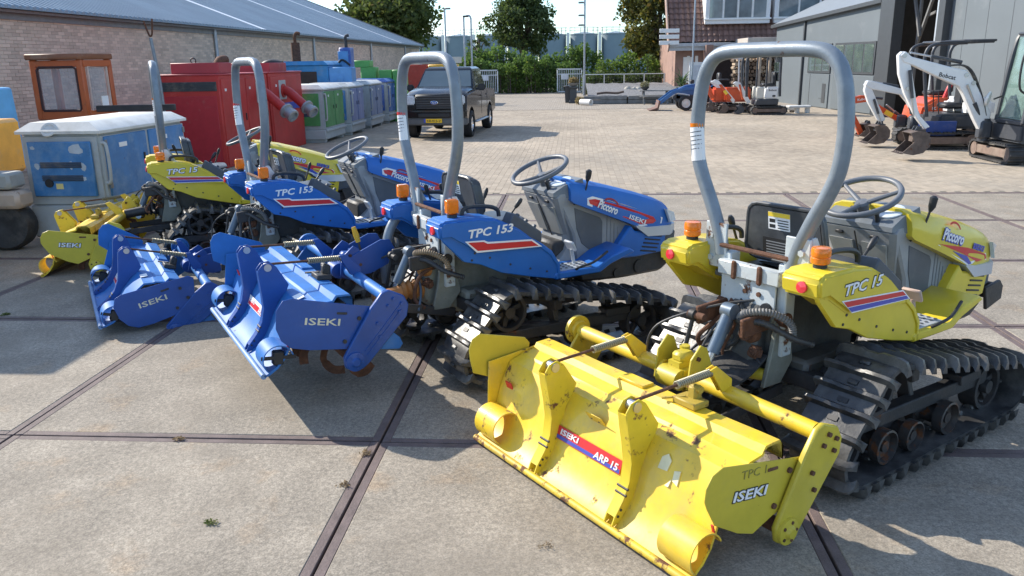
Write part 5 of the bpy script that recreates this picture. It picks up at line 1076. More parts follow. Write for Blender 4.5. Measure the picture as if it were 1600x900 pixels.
ST = thing('firewood_stack', 'stack of split firewood and boards under the porch behind the far white excavator', 'woodpile', (7.4, 39.6, 0))
M_wood = mat('split_wood', (.40, .28, .18), .8, var=.3, vscale=5)
rr = random.Random(3)
lm_ = [mat('log_end_%s' % n_, c_, .85, var=.3, vscale=9) for n_, c_ in (('brown', (.22, .15, .10)), ('pale', (.40, .31, .22)), ('dark', (.12, .085, .06)))]
for j in range(11):
    for i in range(13):
        r_ = rr.uniform(.065, .10); b = MB(); x_ = i*.185+(j % 2)*.09+rr.uniform(-.02, .02); b.cyl((x_, rr.uniform(-.08, .05), .10+j*.165), (x_, .7, .10+j*.165), r_, n=rr.choice((5, 6, 7))); b.obj('log', rr.choice(lm_), ST, smooth=False)

# ---------------------------------------------------------------- storage tanks on the horizon
M_tank = mat('tank_blue_grey', (.215, .275, .315), .55, var=.07, vscale=.5, dirt=.1)
for i in range(9):
    x = -18.6+(i-.5)*4.42
    T = thing('storage_tank', 'blue grey round storage tank behind the hedge, '+('leftmost', 'second from the left', 'third from the left', 'fourth from the left', 'middle one', 'fourth from the right', 'third from the right', 'second from the right', 'rightmost')[i]+' of nine', 'tank', (x, 120, 0), 0, 'row of storage tanks behind the hedge')
    b = MB(); b.lathe([(1.93, 0), (1.93, 5.25), (1.97, 5.27), (1.97, 5.38), (2.0, 5.42), (0, 5.75)], (0, 0, 0), (0, 0, 1), 40); b.obj('shell', M_tank, T, 30)
    b = MB(); b.box((2.2, -1.2, 3.2), (.42, .3, 4.8)); b.obj('white_duct', M_white, T)
    b = MB()
    for a in np.linspace(0, 2*math.pi, 15)[:-1]: b.cyl((2.05*math.cos(a), 2.05*math.sin(a), 5.38), (2.05*math.cos(a), 2.05*math.sin(a), 6.3), .025, n=5)
    b.torus((0, 0, 6.3), (0, 0, 1), 2.05, .025, 28, 5); b.torus((0, 0, 5.9), (0, 0, 1), 2.05, .02, 28, 5); b.obj('railing', M_gut, T)

# ---------------------------------------------------------------- plants
LM_tree = leafmat('tree_leaves', (.06, .09, .022), (.13, .16, .035), (.20, .15, .03))
LM_treeR = leafmat('autumn_leaves', (.06, .08, .018), (.16, .15, .028), (.30, .20, .035))
LM_dark = leafmat('dark_leaves', (.045, .075, .022), (.10, .14, .032), (.10, .12, .03))
LM_hedge = leafmat('hedge_leaves', (.07, .135, .028), (.15, .24, .05), (.15, .22, .045))
LM_bright = leafmat('bright_leaves', (.07, .13, .02), (.16, .25, .04), (.25, .30, .06))
M_bark = mat('bark', (.12, .095, .075), .9, var=.3, vscale=8, bump=.5)
def leaves(centers, rad, per, size, flat=.8):
    C = np.repeat(np.asarray(centers), per, 0); Rr = np.repeat(np.asarray(rad), per)
    d = RNG.normal(size=C.shape); d /= np.linalg.norm(d, axis=1)[:, None]; P = C+d*(Rr*RNG.random(len(C))**.45)[:, None]*np.array([1, 1, flat])
    a = RNG.normal(size=C.shape); a /= np.linalg.norm(a, axis=1)[:, None]; b_ = np.cross(a, RNG.normal(size=C.shape)); b_ /= np.linalg.norm(b_, axis=1)[:, None]
    s = size*RNG.uniform(.6, 1.3, len(C))[:, None]; a = a*s; b_ = b_*s*.62
    V = np.stack([P-a, P-b_*.9, P+a, P+b_*.9], 1).reshape(-1, 3); Fq = np.arange(len(V)).reshape(-1, 4); return V, Fq
def tree(lab, loc, hgt, z0, rx, lm, ncl=60, per=70, size=.16, seed=1, group='broadleaf trees around the yard'):
    rr = np.random.default_rng(seed); T = thing('broadleaf_tree', lab, 'tree', loc, 0, group)
    cz = (z0+hgt)/2; rz = (hgt-z0)/2; cs = []; rads = []
    b = MB(); lean = rr.uniform(-.1, .1, 2)
    b.tube(spl([(0, 0, 0), (lean[0]*.4, lean[1], z0*.6), (lean[0], lean[1], z0+rz*.6), (lean[0]*2, 0, z0+rz*1.5)], 4), [.22*hgt/7*(1-.055*i) for i in range(13)], 10)
    for i in range(ncl):
        th = rr.uniform(0, 2*math.pi); ph = math.acos(rr.uniform(-1, 1)); r_ = rr.uniform(.35, .95)**.6
        p = np.array([rx*r_*math.sin(ph)*math.cos(th), rx*r_*math.sin(ph)*math.sin(th), cz+rz*r_*math.cos(ph)*(1 if math.cos(ph) > 0 else .9)])
        p[:2] *= 1.05-.30*max(0, (p[2]-cz)/rz); p += rr.normal(0, .12*rx*.3, 3); cs.append(p); rads.append(rx*rr.uniform(.20, .36))
        if i % 4 == 0: b.tube(spl([(lean[0], lean[1], z0+rz*rr.uniform(.0, .5)), tuple(p*.55+np.array([0, 0, cz*.42])), tuple(p)], 3), [.07, .06, .055, .045, .035, .025, .015], 5)
    b.obj('trunk', M_bark, T)
    V, Fq = leaves(cs, rads, per, size); o = rawmesh('crown', V, Fq, lm, T); tag(o, kind='stuff'); return T
tree('large broadleaf tree behind the warehouse roof with a few reddish leaves', (-15.2, 70, 0), 8.9, 2.3, 4.1, LM_tree, 150, 80, .22, 2)
tree('rounded broadleaf tree standing alone in the middle in front of the tanks', (-3.75, 62, 0), 7.2, 1.9, 2.35, LM_dark, 120, 80, .14, 3)
tree('yellowing autumn tree beside the brick house at the right', (5.0, 52, 0), 8.2, .9, 2.35, LM_treeR, 140, 80, .15, 4)
tree('distant tree top showing over the warehouse ridge at the upper left', (-31, 85, 0), 11.6, 4, 3.2, LM_dark, 60, 60, .25, 5)
tree('small slender tree between the lamp posts in front of the tanks', (-6.6, 58, 0), 3.9, 1.9, .75, LM_dark, 26, 30, .08, 6)
def bush(name, lab, pts, per, size, lm, group=None, cat='hedge'):
    T = thing(name, lab, cat, (pts[0][0], pts[0][1], 0), 0, group); o_ = np.array([pts[0][0], pts[0][1], 0]); cs = []; rads = []; b = MB()
    for (x, y, z, r_) in pts: cs.append(np.array([x, y, z])-o_); rads.append(r_); b.tube([(x-o_[0], y-o_[1], 0), (x-o_[0], y-o_[1], z)], .03, 5)
    b.obj('stems', M_bark, T); V, Fq = leaves(cs, rads, per, size, 1.); o = rawmesh('foliage', V, Fq, lm, T); tag(o, kind='stuff'); return T
r2 = np.random.default_rng(11); P_ = []
for x in np.arange(-9.0, -.2, .30):
    for z in (.25, .65, 1.05, 1.4, 1.7): P_.append((x+r2.normal(0, .1), 51.2+r2.normal(0, .2), z*(1+.12*math.sin(x*1.7))+r2.normal(0, .05), .34))
bush('hedge', 'long dense green hedge closing the far side of the yard between the gates', P_, 90, .085, LM_hedge)
P_ = []
for x in np.arange(-9.5, 1.6, .45):
    for z in (.6, 1.2, 1.65, 1.85): P_.append((x+r2.normal(0, .2), 54+r2.normal(0, .3), z*(1.08+.2*math.sin(x*1.1+1)+.08*math.sin(x*3.7))+r2.normal(0, .1), .52))
bush('tall_shrubs', 'taller loose shrubs growing behind the middle of the hedge', P_, 110, .11, LM_hedge, cat='shrubs')
P_ = [(x+r2.normal(0, .15), 50.6+r2.normal(0, .15), z+r2.normal(0, .08), .32) for x in np.arange(-3.9, -2.2, .3) for z in (.3, .7, 1.1, 1.35)]
bush('bright_shrub', 'lighter yellow green shrub in front of the dark hedge', P_, 90, .08, LM_bright, cat='shrub')
P_ = []
for x in np.arange(.6, 6.2, .34):
    for z in (.25, .6, .95): P_.append((x+r2.normal(0, .1), 47.6+r2.normal(0, .2), z+r2.normal(0, .05), .34))
bush('hedge', 'low dark green hedge growing along behind the wire fence', P_, 80, .085, LM_dark)
P_ = [(x+r2.normal(0, .15), 49.6+r2.normal(0, .2), z*(1+.15*math.sin(x*2.3)), .42) for x in np.arange(1.6, 6.4, .4) for z in (.8, 1.3, 1.75)]
bush('bright_shrub', 'bright leafy bushes rising above the wire fence beside the autumn tree', P_, 110, .09, LM_bright, cat='shrub')
T = thing('yucca', 'spiky green yucca plant by the corner of the brick house', 'plant', (5.1, 40.3, 0))
rr = random.Random(8); b = MB(); b.cyl((0, 0, 0), (0, 0, .6), .08, n=8); b.obj('stem', M_bark, T)
b = MB()
for i in range(70):
    a = rr.uniform(0, 6.28); e = rr.uniform(-.3, 1.3); L_ = rr.uniform(.5, .85); z = rr.uniform(.3, .9); d = Vector((math.cos(a)*math.cos(e), math.sin(a)*math.cos(e), math.sin(e))); sd = Vector((-math.sin(a), math.cos(a), 0))*.035; p = Vector((0, 0, z))
    b.add([p-sd*.6, p+sd*.6, p+d*L_*.6+sd, p+d*L_*.6-sd, p+d*L_-Vector((0, 0, .12))], [(0, 1, 2, 3), (3, 2, 4)])
tag(b.obj('leaves', leafmat('yucca_leaves', (.05, .10, .04), (.12, .18, .07)), T, smooth=False), kind='stuff')

# ---------------------------------------------------------------- gates, fence, lamps, bed
M_gate = mat('gate_galvanised', (.62, .66, .68), .45, .2, var=.06)
def gate(lab, x0, x1):
    T = thing('yard_gate', lab, 'gate', (x0, 50, 0), 0, 'open barred gates'); w = x1-x0
    b = MB(); b.box((w/2, 0, .08), (w, .06, .07), .006); b.box((w/2, 0, 1.38), (w, .06, .07), .006); b.box((.035, 0, .73), (.07, .06, 1.36), .006); b.box((w-.035, 0, .73), (.07, .06, 1.36), .006); b.box((w/2, 0, 1.1), (w, .04, .05), .004); b.obj('gate_frame', M_gate, T)
    b0 = None
    for x in np.arange(.14, w-.1, .11):
        if b0 is None: q_ = MB(); q_.box((0, 0, .73), (.028, .028, 1.28)); o = b0 = q_.obj('gate_bar', M_gate, T, smooth=False)
        else: o = b0.copy(); COL.objects.link(o)
        o.location = (x, 0, 0)
    b = MB(); b.box((w*(.55 if x0 < -3 else .30), -.04, .95), (.42, .012, .32), .003); b.obj('sign_board', mat('sign_pale', (.66, .70, .74), .5), T)
    b = MB(); b.box((w if x0 < -3 else 0, 0, .02), (.3, .3, .05), .01); b.obj('foot', M_conc, T)
gate('left leaf of the open barred gate behind the pickup', -6.3, -4.57)
gate('right leaf of the open barred gate beside the tall lamp post', -1.05, .46)
T = thing('wire_fence', 'wire mesh fence on grey posts in front of the low hedge', 'fence', (.5, 46.8, 0))
for x in (.05, 1.15, 2.25, 3.35, 4.45, 5.2):
    b = MB(); b.cyl((x, 0, 0), (x, 0, 1.12), .03, n=8); b.obj('post', M_gate, T)
b = MB(); b.cyl((0, 0, 1.1), (5.2, 0, 1.1), .022, n=6); b.obj('top_rail', M_gate, T)
b = MB()
for z in np.arange(.1, 1.1, .2): b.bar((0, .0, z), (5.2, 0, z), .006, .006)
for x in np.arange(.1, 5.2, .2): b.bar((x, 0.006, .05), (x, .006, 1.1), .006, .006, upv=(0, 1, 0))
tag(b.obj('wire_mesh', M_gut, T), kind='stuff')
def lamp(lab, x, y, h, arm, heads):
    T = thing('lamp_post', lab, 'lamp post', (x, y, 0), 0, 'lamp posts at the yard edge')
    b = MB(); b.cyl((0, 0, 0), (0, 0, 1.1), .085, n=12); b.tube([(0, 0, 1.0), (0, 0, h)] if arm == 0 else spl([(0, 0, 1.0), (0, 0, h-.5), (0, 0, h-.15), (-arm*.35, 0, h), (-arm, 0, h)], 6), .05, 10); b.obj('post', M_zinc, T)
    for (dx, z) in heads:
        b = MB(); b.bar((0, 0, z), (dx, 0, z), .04, .04); b.obj('bracket', M_zinc, T)
        b = MB(); b.box((dx, 0, z), (.30, .16, .09), .02); b.obj('lamp_head', M_gut, T)
lamp('lamp post with single head left of the middle tree and nearest the warehouse', -7.2, 47, 4.75, 0, [(.18, 4.75)])
lamp('straight thin lamp post, middle one of three left of the round tree', -6.15, 47, 4.35, 0, [(.12, 4.32)])
lamp('lamp post with curved top, right one of three left of the round tree', -5.75, 47, 4.35, .25, [(-.3, 4.33)])
lamp('tall lamp post with three side heads beside the right gate leaf', .53, 46, 7.2, 0, [(-.2, 4.85), (-.2, 4.2), (-.2, 3.7), (-.25, 7.1)])
# raised gravel bed edged with sleepers
gb_ = MB(); n_ = 26; vs = []
for j in range(8):
    for i in range(n_): vs.append((.6+i*.24, 37.0+j*1.25, .30+.35*(j/7)**.8+.02*math.sin(i*2.1+j)))
fs = [(j*n_+i, j*n_+i+1, (j+1)*n_+i+1, (j+1)*n_+i) for j in range(7) for i in range(n_-1)]; gb_.add(vs, fs)
tag(gb_.obj('gravel_bed', mat('grey_gravel', (.18, .18, .185), .95, var=.2, bump=1., bscale=25, speck=.5, speckscale=25)), kind='structure')
T = thing('sleeper_edging', 'weathered grey timber sleepers edging the raised gravel bed', 'edging', (.35, 36.9, 0))
M_slp = mat('weathered_sleeper', (.22, .22, .215), .9, var=.25, vscale=5, bump=.4)
for j in range(2):
    for i in range(3):
        b = MB(); b.box((1.0+i*1.95, 0, .09+.18*j), (1.9, .16, .165), .012); b.obj('sleeper', M_slp, T)
T = thing('stone_urn', 'dark pillar planter topped with straw coloured grasses beside the right gate', 'planter', (-.05, 38, 0))
b = MB(); b.loft([[(-s_, -s_, z), (s_, -s_, z), (s_, s_, z), (-s_, s_, z)] for s_, z in ((.20, 0), (.20, .08), (.16, .12), (.15, .62), (.20, .68), (.20, .74))]); b.obj('pedestal', M_anth, T, 20)
b = MB(); b.lathe([(.10, .74), (.24, .84), (.28, .90), (.24, .90), (.2, .86), (0, .86)], (0, 0, 0), (0, 0, 1), 18); b.obj('bowl', M_slp, T)
V, Fq = leaves([(0, 0, .98)], [.22], 240, .09); tag(rawmesh('grasses', V, Fq, leafmat('straw_leaves', (.22, .17, .08), (.40, .32, .16)), T), kind='stuff')
T = thing('grey_bin', 'small dark bin standing against the urn pedestal by the gate', 'bin', (-.2, 38.6, 0))
b = MB(); b.loft([[(-s_, -s_, z), (s_, -s_, z), (s_, s_, z), (-s_, s_, z)] for s_, z in ((.22, 0), (.26, .7))]); b.obj('body', M_anth, T, 20); b = MB(); b.box((0, 0, .73), (.58, .58, .06), .02); b.obj('lid', M_black, T)
T = thing('dry_grass_tuft', 'tuft of dry straw grass at the corner of the sleeper edging', 'grass', (.25, 36.8, 0))
V, Fq = leaves([(0, 0, .16), (.1, -.1, .1)], [.2, .16], 160, .09); tag(rawmesh('blades', V, Fq, bpy.data.materials['straw_leaves'], T), kind='stuff')
T = thing('concrete_pipe', 'short white concrete pipe lying by the end of the sleepers', 'pipe', (.5, 36.0, .1))
b = MB(); b.lathe([(.10, -.3), (.13, -.3), (.13, .3), (.10, .3), (.10, -.3)], (0, 0, .03), (.7, -.7, 0), 18); b.obj('pipe', M_white, T)
T = thing('picnic_bench', 'grey weathered picnic bench with plant bowl beside the gravel bed', 'bench', (3.5, 36.6, 0))
for i in range(4): b = MB(); b.box((0, -.2+.14*i, .56), (1.4, .125, .04), .006); b.obj('table_board', M_slp, T)
for e in (-1, 1):
    b = MB(); b.box((0, e*.55, .34), (1.4, .2, .04), .006); b.obj('seat_board', M_slp, T)
    b = MB(); b.bar((e*.5, -.5, 0), (e*.5, -.1, .55), .08, .06, .005); b.bar((e*.5, .5, 0), (e*.5, .1, .55), .08, .06, .005); b.bar((e*.5, -.6, .31), (e*.5, .6, .31), .06, .06, .005); b.obj('leg_frame', M_slp, T)
T = thing('plant_bowl', 'round bowl of pale dry plants standing on the picnic bench', 'planter', (3.05, 36.6, .582))
b = MB(); b.lathe([(.08, 0), (.18, .1), (.2, .14), (.17, .14), (0, .1)], (0, 0, 0), (0, 0, 1), 16); b.obj('bowl', M_anth, T); V, Fq = leaves([(0, 0, .22)], [.2], 150, .07); tag(rawmesh('plants', V, Fq, leafmat('pale_leaves', (.25, .24, .14), (.42, .40, .25)), T), kind='stuff')
T = thing('driftwood', 'dark piece of driftwood lying on the gravel bed', 'branch', (1.6, 37.6, .36))
b = MB(); b.tube(spl([(-.6, 0, .06), (-.2, .05, .1), (.3, -.03, .08), (.6, 0, .14)], 5), .05, 8); b.obj('branch', mat('driftwood_brown', (.13, .09, .07), .9, var=.3), T)
T = thing('boulders', 'pale boulders on the gravel slope', 'stones', (2.6, 41, .45))
for (x, r_) in ((0, .18), (.3, .14), (.5, .16)):
    bm = bmesh.new(); bmesh.ops.create_icosphere(bm, subdivisions=2, radius=r_)
    for v in bm.verts: v.co *= RNG.uniform(.8, 1.15); v.co.x += x
    q_ = MB(); q_._bm(bm, 0, 0, None); q_.obj('boulder', mat('pale_stone', (.45, .42, .36), .9, var=.2), T, 60)

# ---------------------------------------------------------------- excavators and small loader
M_exw = mat('excavator_white', (.74, .75, .75), .35, var=.04, dirt=.15, dirtcol=(.5, .48, .44), coat=.3)
M_exk = mat('excavator_charcoal', (.05, .055, .065), .45, var=.1, dirt=.2)
M_exo = mat('excavator_orange', (.62, .085, .02), .38, var=.07, dirt=.15, dirtcol=(.5, .2, .12), coat=.3)
M_exb = mat('excavator_blue', (.03, .07, .26), .4, var=.1, dirt=.2)
M_bkt = mat('bucket_steel', (.13, .10, .085), .7, .3, var=.3, vscale=8, dirt=.35, dirtcol=(.26, .18, .13), rust=.6, bump=.2)
M_rod = M_steel
def mtrack(T, p0, p1, w, h):
    p0 = Vector(p0); p1 = Vector(p1); d = (p1-p0); Ln = d.length; d.normalize(); s = Vector((0, 0, 1)).cross(d); r = h/2
    X = Matrix((d, s, Vector((0, 0, 1)))).transposed().to_4x4(); X.translation = p0
    P, L_ = hull_path([(r, r, r-.02), (Ln-r, r, r-.02)], 80); n = len(P); tg = np.roll(P, -1, 0)-np.roll(P, 1, 0); tg /= np.linalg.norm(tg, axis=1)[:, None]
    b = MB(); rings = []
    for p, t in zip(P, tg):
        nx, nz_ = t[1], -t[0]; rings.append([X @ Vector((p[0]-nx*.03, -w/2, p[1]-nz_*.03)), X @ Vector((p[0], -w/2, p[1])), X @ Vector((p[0], w/2, p[1])), X @ Vector((p[0]-nx*.03, w/2, p[1]-nz_*.03))])
    b.loft(rings, loop=True); K = int(L_/.085)
    for j in range(K):
        i = int(j*n/K); p = P[i]; t = tg[i]; nx, nz_ = t[1], -t[0]
        Y = X @ Matrix(((t[0], 0, nx, p[0]+nx*.008), (0, 1, 0, 0), (t[1], 0, nz_, p[1]+nz_*.008), (0, 0, 0, 1))); b.box(Y.translation, (.034, w, .022), .004, Y.to_3x3())
    tr = b.obj('crawler_belt', M_rubber, T)
    b = MB(); b.box(X @ Vector((Ln/2, 0, r)), (Ln-2*r, w*.8, h*.42), .015, X.to_3x3()); b.obj('track_frame', mat('track_frame_rusty', (.20, .14, .11), .8, var=.3, dirt=.4, rust=.4), T)
    for u in (r, Ln-r): m = MB(); m.tube([X @ Vector((u, -w*.42, r)), X @ Vector((u, w*.42, r))], r*.66, 20); m.obj('track_wheel', mat('track_frame_rusty', (.2, .14, .11)), T)
def flatpoly(b, poly, Y, th, bev=.012): b.prism(poly, 'uz', Y-th/2, Y+th/2, bev)
def ram(T, p0, p1, r=.035):
    p0 = Vector(p0); p1 = Vector(p1); d = p1-p0; b = MB(); b.tube([p0, p0+d*.6], r, 12); b.obj('ram', M_exk, T); b = MB(); b.tube([p0+d*.58, p1], r*.5, 10); b.obj('ram_rod', M_rod, T)
def bucket(T, c, Y, s, w, m_=None, flip=1):
    """digging bucket: curved shell closed by two cheeks, lip pointing left"""
    cx, cz = c; pr = [(-.42, -.30), (-.10, -.36), (.18, -.30), (.36, -.10), (.36, .14), (.22, .30), (-.02, .34), (-.22, .28)]
    P = [(cx+flip*x*s, cz+z*s) for x, z in pr]; b = MB(); rings = []
    I = [(cx+flip*x*s*.94, cz+z*s*.94) for x, z in pr]
    for y in (Y-w/2, Y+w/2): rings.append([(x, y, z) for x, z in P]+[(x, y, z) for x, z in I[::-1]])
    b.loft(rings)
    for y in (Y-w/2, Y+w/2): b.prism([P[0]]+P[1:]+[(cx-flip*.10*s, cz+.02*s)], 'uz', y-.008, y+.008)
    bk = b.obj('bucket', m_ or M_bkt, T, 30)
    for i in range(4): k = MB(); y = Y-w/2+w*(i+.5)/4; k.prism([(P[0][0]-flip*.10*s, P[0][1]-.01), (P[0][0]+flip*.05*s, P[0][1]-.02), (P[0][0]+flip*.05*s, P[0][1]+.02)], 'uz', y-.02, y+.02); k.obj('bucket_tooth', M_bkt, bk)
    k = MB()
    for e in (-1, 1): k.prism([(cx-.06*s, cz+.30*s), (cx+.20*s, cz+.26*s), (cx+.14*s, cz+.46*s), (cx+.02*s, cz+.46*s)], 'uz', Y+e*.07-.01, Y+e*.07+.01)
    k.obj('bucket_lugs', M_exk, bk)
def L0(poly, o): return [(x-o[0], z) for x, z in poly]
# (1) cabbed excavator at the right edge
T = thing('mini_excavator', 'white excavator with dark cab and long boom at the right picture edge', 'excavator', (8.0, 15.6, 0), 0, 'mini excavators parked by the workshop'); O = (8.0, 0)
boom = [(5.80, 1.88), (5.88, 1.95), (6.0, 1.85), (6.78, 1.64), (6.98, 1.60), (7.13, 1.42), (7.50, .85), (7.48, .60), (7.35, .53), (7.22, .74), (6.98, 1.18), (6.88, 1.32), (6.78, 1.36), (6.6, 1.44), (6.04, 1.70), (5.86, 1.76)]
b = MB(); flatpoly(b, L0(boom, O), 0, .15, .015); bm1 = b.obj('boom', M_exw, T, 30)
text('maker_lettering', 'Bobcat', M_deck, bm1, frame((6.50-8, -.078, 1.505), (1, 0, -.24), (.24, 0, 1)), .105, .30, .015)
stick = [(5.77, 1.88), (5.84, 1.95), (5.98, 1.82), (6.11, 1.33), (6.20, 1.0), (6.26, .82), (6.47, .61), (6.38, .57), (6.20, .78), (5.95, 1.22), (5.82, 1.55)]
b = MB(); flatpoly(b, L0(stick, O), -.0, .11, .012); b.obj('stick', M_exw, T, 30)
ram(T, (-1.1, 0, 1.74), (-2.0, 0, 1.92)); ram(T, (-2.02, -.10, 1.62), (-1.86, -.10, .80), .03); ram(T, (-.55, 0, .55), (-1.0, -.11, 1.35), .04)
for p in ((5.87, 1.87), (6.0, 1.30), (6.98, 1.52), (7.12, 1.38)): b = MB(); b.cyl((p[0]-8, -.09, p[1]), (p[0]-8, .09, p[1]), .04, n=14); b.obj('pin', M_steel, bm1)
b = MB()
for q_ in range(3): b.tube(spl([(-.55, -.06+.05*q_, .7), (-.72, -.07+.05*q_, 1.2), (-1.0, -.05+.05*q_, 1.66), (-1.5, -.03+.05*q_, 1.68), (-1.9, -.02+.05*q_, 1.80)], 6), .014, 6)
b.obj('hoses', M_hose, T)
bucket(T, (6.22-8, .34), -.0, .62, .42); 
b = MB(); b.box((-1.68, 0, .42), (.30, .34, .30), .08, seg=2); b.obj('spare_bucket', M_bkt, T)
b = MB(); b.box((-.56, 0, .55), (.22, .22, .34), .04); b.cyl((-.56, 0, .35), (-.56, 0, .75), .09); b.obj('swing_post', M_exk, T)
b = MB(); b.box((.30, -.30, .55), (1.40, 1.35, .34), .05, seg=2); up_ = b.obj('upper_frame', M_exk, T)
text('model_letter', 'E', M_decr, up_, frame((-.30, -.978, .50), (1, 0, 0), (0, 0, 1)), .13, .075, .03, .15); text('model_number', '19', M_decw, up_, frame((-.215, -.978, .50), (1, 0, 0), (0, 0, 1)), .13, .14, .03, .15)
b = MB(); x0, x1, y0, y1, z0, z1 = -.36, .75, -.92, -.02, .72, 2.18
for (x, y, xt) in ((x0, y0, x0+.16), (x0, y1, x0+.16), (x1, y0, x1), (x1, y1, x1)): b.tube(spl([(x, y, z0), (x+(xt-x)*.6, y, z0+.95), (xt, y, z1-.12), (xt+(.05 if x < 0 else -.05), y, z1)], 4), .05, 8)
for y in (y0, y1): b.bar((x0+.2, y, z1), (x1, y, z1), .08, .08, .02); b.bar((x0+.05, y, 1.32), (x1, y, 1.32), .06, .07, .01); b.bar((x0, y, z0), (x1, y, z0), .06, .10, .01)
for x, z in ((x0+.2, z1), (x0, z0), (x1, z1), (x1, z0)): b.bar((x, y0, z), (x, y1, z), .07, .07, .01)
b.box((.25, -.47, z1+.03), (.95, .85, .05), .02); cb = b.obj('cab_frame', M_exk, T)
M_exg = mat('excavator_glass', (.20, .30, .27), .05, var=.2, alpha=.55, spec=1.)
b = MB(); b.loft([[(x0+.03, y0+.01, z0+.05), (x1, y0+.01, z0+.05), (x1, y0+.01, z1), (x0+.17, y0+.01, z1)], [(x0+.03, y0+.02, z0+.05), (x1, y0+.02, z0+.05), (x1, y0+.02, z1), (x0+.17, y0+.02, z1)]]); b.obj('side_glass', M_exg, cb)
b = MB(); b.loft([[(x0+.0, y0, z0+.05), (x0, y1, z0+.05), (x0+.17, y1, z1), (x0+.17, y0, z1)], [(x0+.01, y0, z0+.05), (x0+.01, y1, z0+.05), (x0+.18, y1, z1), (x0+.18, y0, z1)]]); b.obj('front_glass', M_exg, cb)
b = MB(); b.box((.35, -.47, 1.0), (.4, .5, .12), .04); b.box((.58, -.47, 1.3), (.12, .5, .55), .04); b.box((-.1, -.47, .95), (.15, .6, .4), .03); b.obj('cab_seat', M_black, T)
b = MB()
for y in (-.62, -.42): b.lathe([(.07, 0), (.07, .02), (.04, .03), (0, .03)], (-.19, y, 1.0), (-1, 0, 0), 16)
b.obj('gauges', M_silver, T)
b = MB(); b.tube(spl([(-.33, -.93, 1.9), (-.50, -.95, 1.92), (-.55, -.96, 1.6), (-.52, -.96, 1.3), (-.37, -.94, 1.2)], 5), .018, 8); b.obj('grab_rail', M_black, cb)
b = MB(); b.box((-.30, -.75, 2.22), (.12, .12, .08), .02); b.box((-.3, -.55, 2.22), (.12, .12, .08), .02); b.obj('work_lamp', M_black, cb)
b = MB(); b.lathe([(.0, 0), (.12, .01), (.13, .04), (.0, .1)], (-.62, -.2, 1.1), (-.8, .6, .2), 16); o = b.obj('mirror', M_exw, T); b = MB(); b.tube([(-.55, -.2, 1.1), (-.36, -.1, 1.15)], .015, 6); b.obj('mirror_arm', M_black, T)
mtrack(T, (-.38, .62, 0), (-.38, -.95, 0), .26, .36); mtrack(T, (.55, .62, 0), (.55, -.95, 0), .26, .36)
b = MB(); b.box((.1, -.15, .27), (.7, .7, .2), .03); b.obj('undercarriage', M_exk, T)
# (2) white excavator with bent canopy frame
def canopy(T, x0, x1, z0, z1, y0, y1, m_):
    for y in (y0, y1):
        b = MB(); b.tube(spl([(x0+.18, y, z0), (x0+.02, y, z1-.45), (x0+.03, y, z1-.14), (x0+.16, y, z1-.02), (x0+.4, y, z1), (x1, y, z1+.01)], 6), .035, 10); b.obj('canopy_post', m_, T)
    b = MB(); b.box(((x0+.3+x1)/2, (y0+y1)/2, z1+.03), (x1-x0-.2, y1-y0+.1, .05), .02); b.obj('canopy_roof', m_, T)
T = thing('mini_excavator', 'white excavator with curved white arm and open black canopy, middle of the three', 'excavator', (7.5, 18.0, 0), 0, 'mini excavators parked by the workshop'); O = (7.5, 0)
b = MB(); flatpoly(b, L0([(6.05, 1.28), (6.10, 1.38), (6.2, 1.37), (6.82, 1.20), (7.05, 1.0), (7.25, .65), (7.15, .6), (6.95, .92), (6.80, 1.08), (6.32, 1.18), (6.2, 1.2)], O), 0, .14); b.obj('boom', M_exw, T, 30)
b = MB(); flatpoly(b, L0([(6.05, 1.18), (6.08, 1.38), (6.22, 1.18), (6.36, .9), (6.54, .58), (6.47, .5), (6.38, .57), (6.15, .94)], O), 0, .11); b.obj('stick', M_exw, T, 30)
ram(T, (-.75, 0, 1.25), (-1.3, 0, 1.36), .03); ram(T, (-1.25, -.09, 1.0), (-1.05, -.09, .5), .025); ram(T, (-.3, 0, .5), (-.62, -.1, 1.05))
bucket(T, (6.40-7.5, .28), 0, .58, .40); b = MB(); b.box((-1.0, .05, .38), (.24, .3, .2), .06, seg=2); b.obj('coupler', M_exk, T)
b = MB(); b.box((.45, .0, .55), (1.0, 1.0, .30), .05, seg=2); b.obj('upper_frame', M_exk, T)
b = MB(); b.box((.75, -.35, .82), (.55, .40, .40), .10, seg=3); b.box((.70, .35, .82), (.6, .40, .40), .10, seg=3); b.obj('engine_cover', M_exw, T)
b = MB(); b.box((.62, -.56, .78), (.14, .01, .08)); b.obj('yellow_label', mat('label_yellow', (.85, .6, .05)), T)
b = MB(); b.box((.35, 0, .85), (.4, .45, .12), .04); b.box((.55, 0, 1.1), (.12, .45, .5), .04); b.obj('operator_seat', M_black, T)
canopy(T, -.45, .35, .65, 2.09, -.40, .40, M_exk)
b = MB(); b.box((-.1, -.55, .42), (.75, .06, .30), .015); b.obj('dozer_blade', M_exb, T)
mtrack(T, (-.55, -.55, 0), (.75, -.55, 0), .25, .36); mtrack(T, (-.55, .55, 0), (.75, .55, 0), .25, .36)
b = MB(); b.box((-.35, 0, .5), (.22, .22, .3), .04); b.box((.1, 0, .25), (.8, .8, .2), .03); b.obj('undercarriage', M_exk, T)
for q_ in range(2): b = MB(); b.tube([(.0+.1*q_, -.3+.5*q_, .7), (-.05+.1*q_, -.3+.5*q_, 1.15)], .012, 8); b.obj('control_lever', M_black, T)
